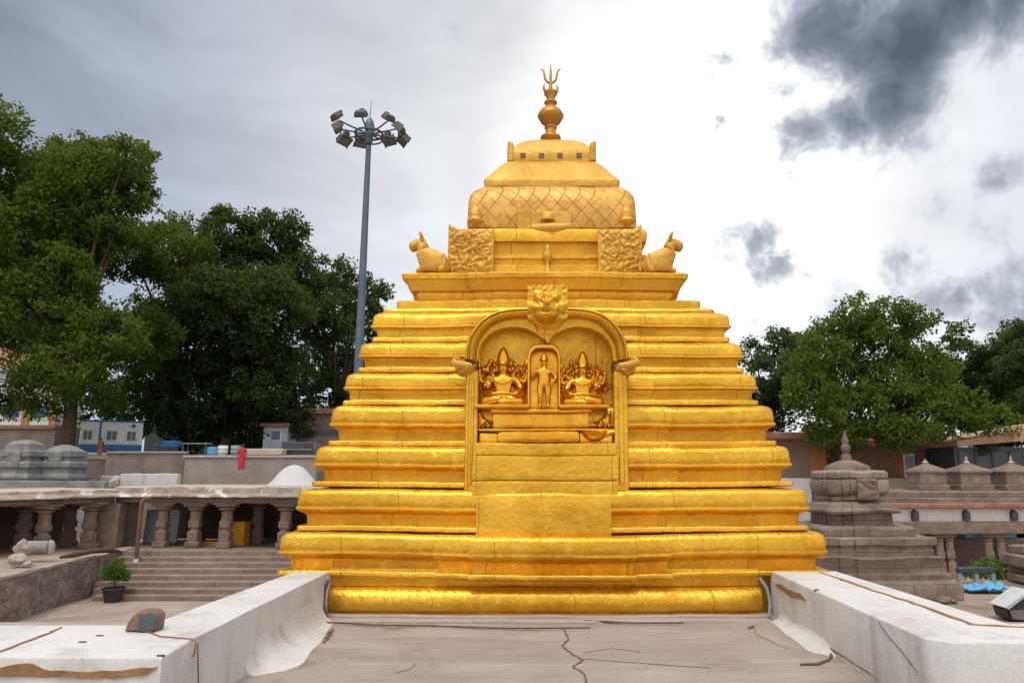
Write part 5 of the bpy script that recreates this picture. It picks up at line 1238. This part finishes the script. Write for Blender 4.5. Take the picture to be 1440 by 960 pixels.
xa, xb = P(1342, 640, Y3).x, P(1540, 640, Y3).x
MB().b2((xa, Y3, CY), (xb, Y3+8, P(0, 628, Y3).z)).build('wall', SLATE, bd)
MB().prism([(xa-.4, Y3-1.2, P(1342, 628, Y3).z), (xb, Y3-1.2, P(1540, 612, Y3).z), (xb, Y3-1.2, P(1540, 586, Y3).z), (xa-.4, Y3-1.2, P(1342, 621, Y3).z)], (0, 9, 0)).build('roof', EAVE, bd)
for k in range(5):
    px = 1356+k*24; window(bd, P(px, 645, Y3).x, Y3, P(0, 646, Y3).z, .85, 1.1, SLATE, GLASS)
MB().b2((xa, Y3-.05, P(0, 692, Y3).z), (xb, Y3-.004, P(0, 677, Y3).z)).build('blue_band', SKYBLUE, bd)
rw2 = thing('stepped_plinth', 'stepped brown stone plinth cut by the right edge of the picture', 'plinth', (P(1440, 800, 21).x, 21, -1.2))
for i, (x0, y0, y1, d) in enumerate([(1452, 835, 812, 0), (1458, 812, 800, .1), (1450, 800, 783, 0), (1460, 783, 770, .15)]):
    MB().b2((P(x0, 800, 19.6).x, 19.6+d, P(0, y0, 19.6).z if i else -1.2), (P(1560, 800, 19.6).x, 20.8, P(0, y1, 19.6).z), bev=.04).subdiv(3).wobble(.04, 1.5, i).build('course', STONE, rw2)
# bits on the side roof
p = PZ(1384, 832, -1.2); t = thing('blue_tarpaulin', 'crumpled sky blue sheets on the side roof, below the right colonnade', 'sheet', (p.x, p.y, -1.2))
for px in (1364, 1392):
    q = PZ(px, 834, -1.2); mb = MB(); rings = [[Vector((q.x+i*.09, q.y+j*.14, -1.13+.24*abs(noise.noise(Vector((i*.4, j*.5, px)))))) for i in range(8)] for j in range(6)]
    mb.loft(rings, close=False); mb.loft([[v+Vector((0, 0, -.03)) for v in r] for r in rings], close=False); mb.build('sheet', SKYBLUE, t, 80)
q0, q1 = PZ(1358, 822, -1.2), PZ(1424, 825, -1.2); t = thing('low_rail', 'low dark rail at the far edge of the side roof', 'rail', (q0.x, q0.y, -1.2))
MB().b2((q0.x, q0.y+.3, -.95), (q1.x, q0.y+.45, -.80), bev=.02).build('rail_bar', SLATE, t)
for x in (q0.x+.05, (q0.x+q1.x)/2, q1.x-.05): MB().b2((x-.05, q0.y+.32, -1.22), (x+.05, q0.y+.43, -.95)).build('post', GREYBL, t)
q = PZ(1404, 815, -1.2); t = thing('green_shrub', 'low green shrub behind the dark rail at the right', 'plant', (q.x, 21.4, CY))
cs = [Vector((q.x+.25*i-.3, 21.4+.1*(i % 2), -1.1+.12*(i % 3))) for i in range(8)]; leaves_mesh('foliage', cs, [.3]*8, [140]*8, .12, LEAFB, t, 9)
MB().tube([(q.x, 21.4, CY), (q.x+.1, 21.4, -1.8), (q.x+.3, 21.4, -1.1)], [.07, .05, .03], 6).build('stem', BARK, t, 60)
# floodlight lying at the right
q = PZ(1440, 874, -1.2); t = thing('floodlight', 'black floodlight with a pale sheet on top, standing beyond the right parapet', 'floodlight', q)
def fl(x, y, z_): return q+Vector((x, y, z_))*.86
mb = MB(); mb.prism([fl(-.36, -.1, .05), fl(.55, -.1, .0), fl(.62, -.1, .42), fl(.15, -.1, .66), fl(-.42, -.1, .30)], (0, .5, 0)); bmesh.ops.bevel(mb.bm, geom=mb.bm.edges[:], offset=.03, segments=2, affect='EDGES'); mb.build('housing', BLACKM, t)
mb = MB(); mb.prism([fl(-.46, -.14, .33), fl(.12, -.14, .70), fl(.16, -.14, .66), fl(-.40, -.14, .29)], (0, .56, 0)); mb.build('top_sheet', SILVER, t)
mb = MB(); mb.prism([fl(-.32, -.115, .09), fl(-.02, -.115, .06), fl(.02, -.115, .28), fl(-.36, -.115, .26)], (0, .02, 0)); mb.build('glass', LENS, t)
mb = MB(); mb.tube([fl(.5, -.13, .25), fl(.55, -.2, .0), fl(.2, -.2, -.02)], .025, 6); mb.build('bracket', BLACKM, t, 60)
for i, (px, py, r) in enumerate([(1215, 842, .16), (1262, 852, .12), (1300, 858, .2), (1330, 848, .14), (1248, 838, .22), (1345, 862, .1), (1290, 845, .1)]):
    q = PZ(px, py, -1.2); mb = MB(); mb.blob((q.x, q.y, -1.2+r*.35), (r*1.5, r, r*.6), 3, .5, 1.4, i)
    tag(mb.build('rock', STONEC, None, 30), 'small brown stone lying on the dirt roof between the right parapet and the stone shrine', 'rock', 'stones on the dirt roof')
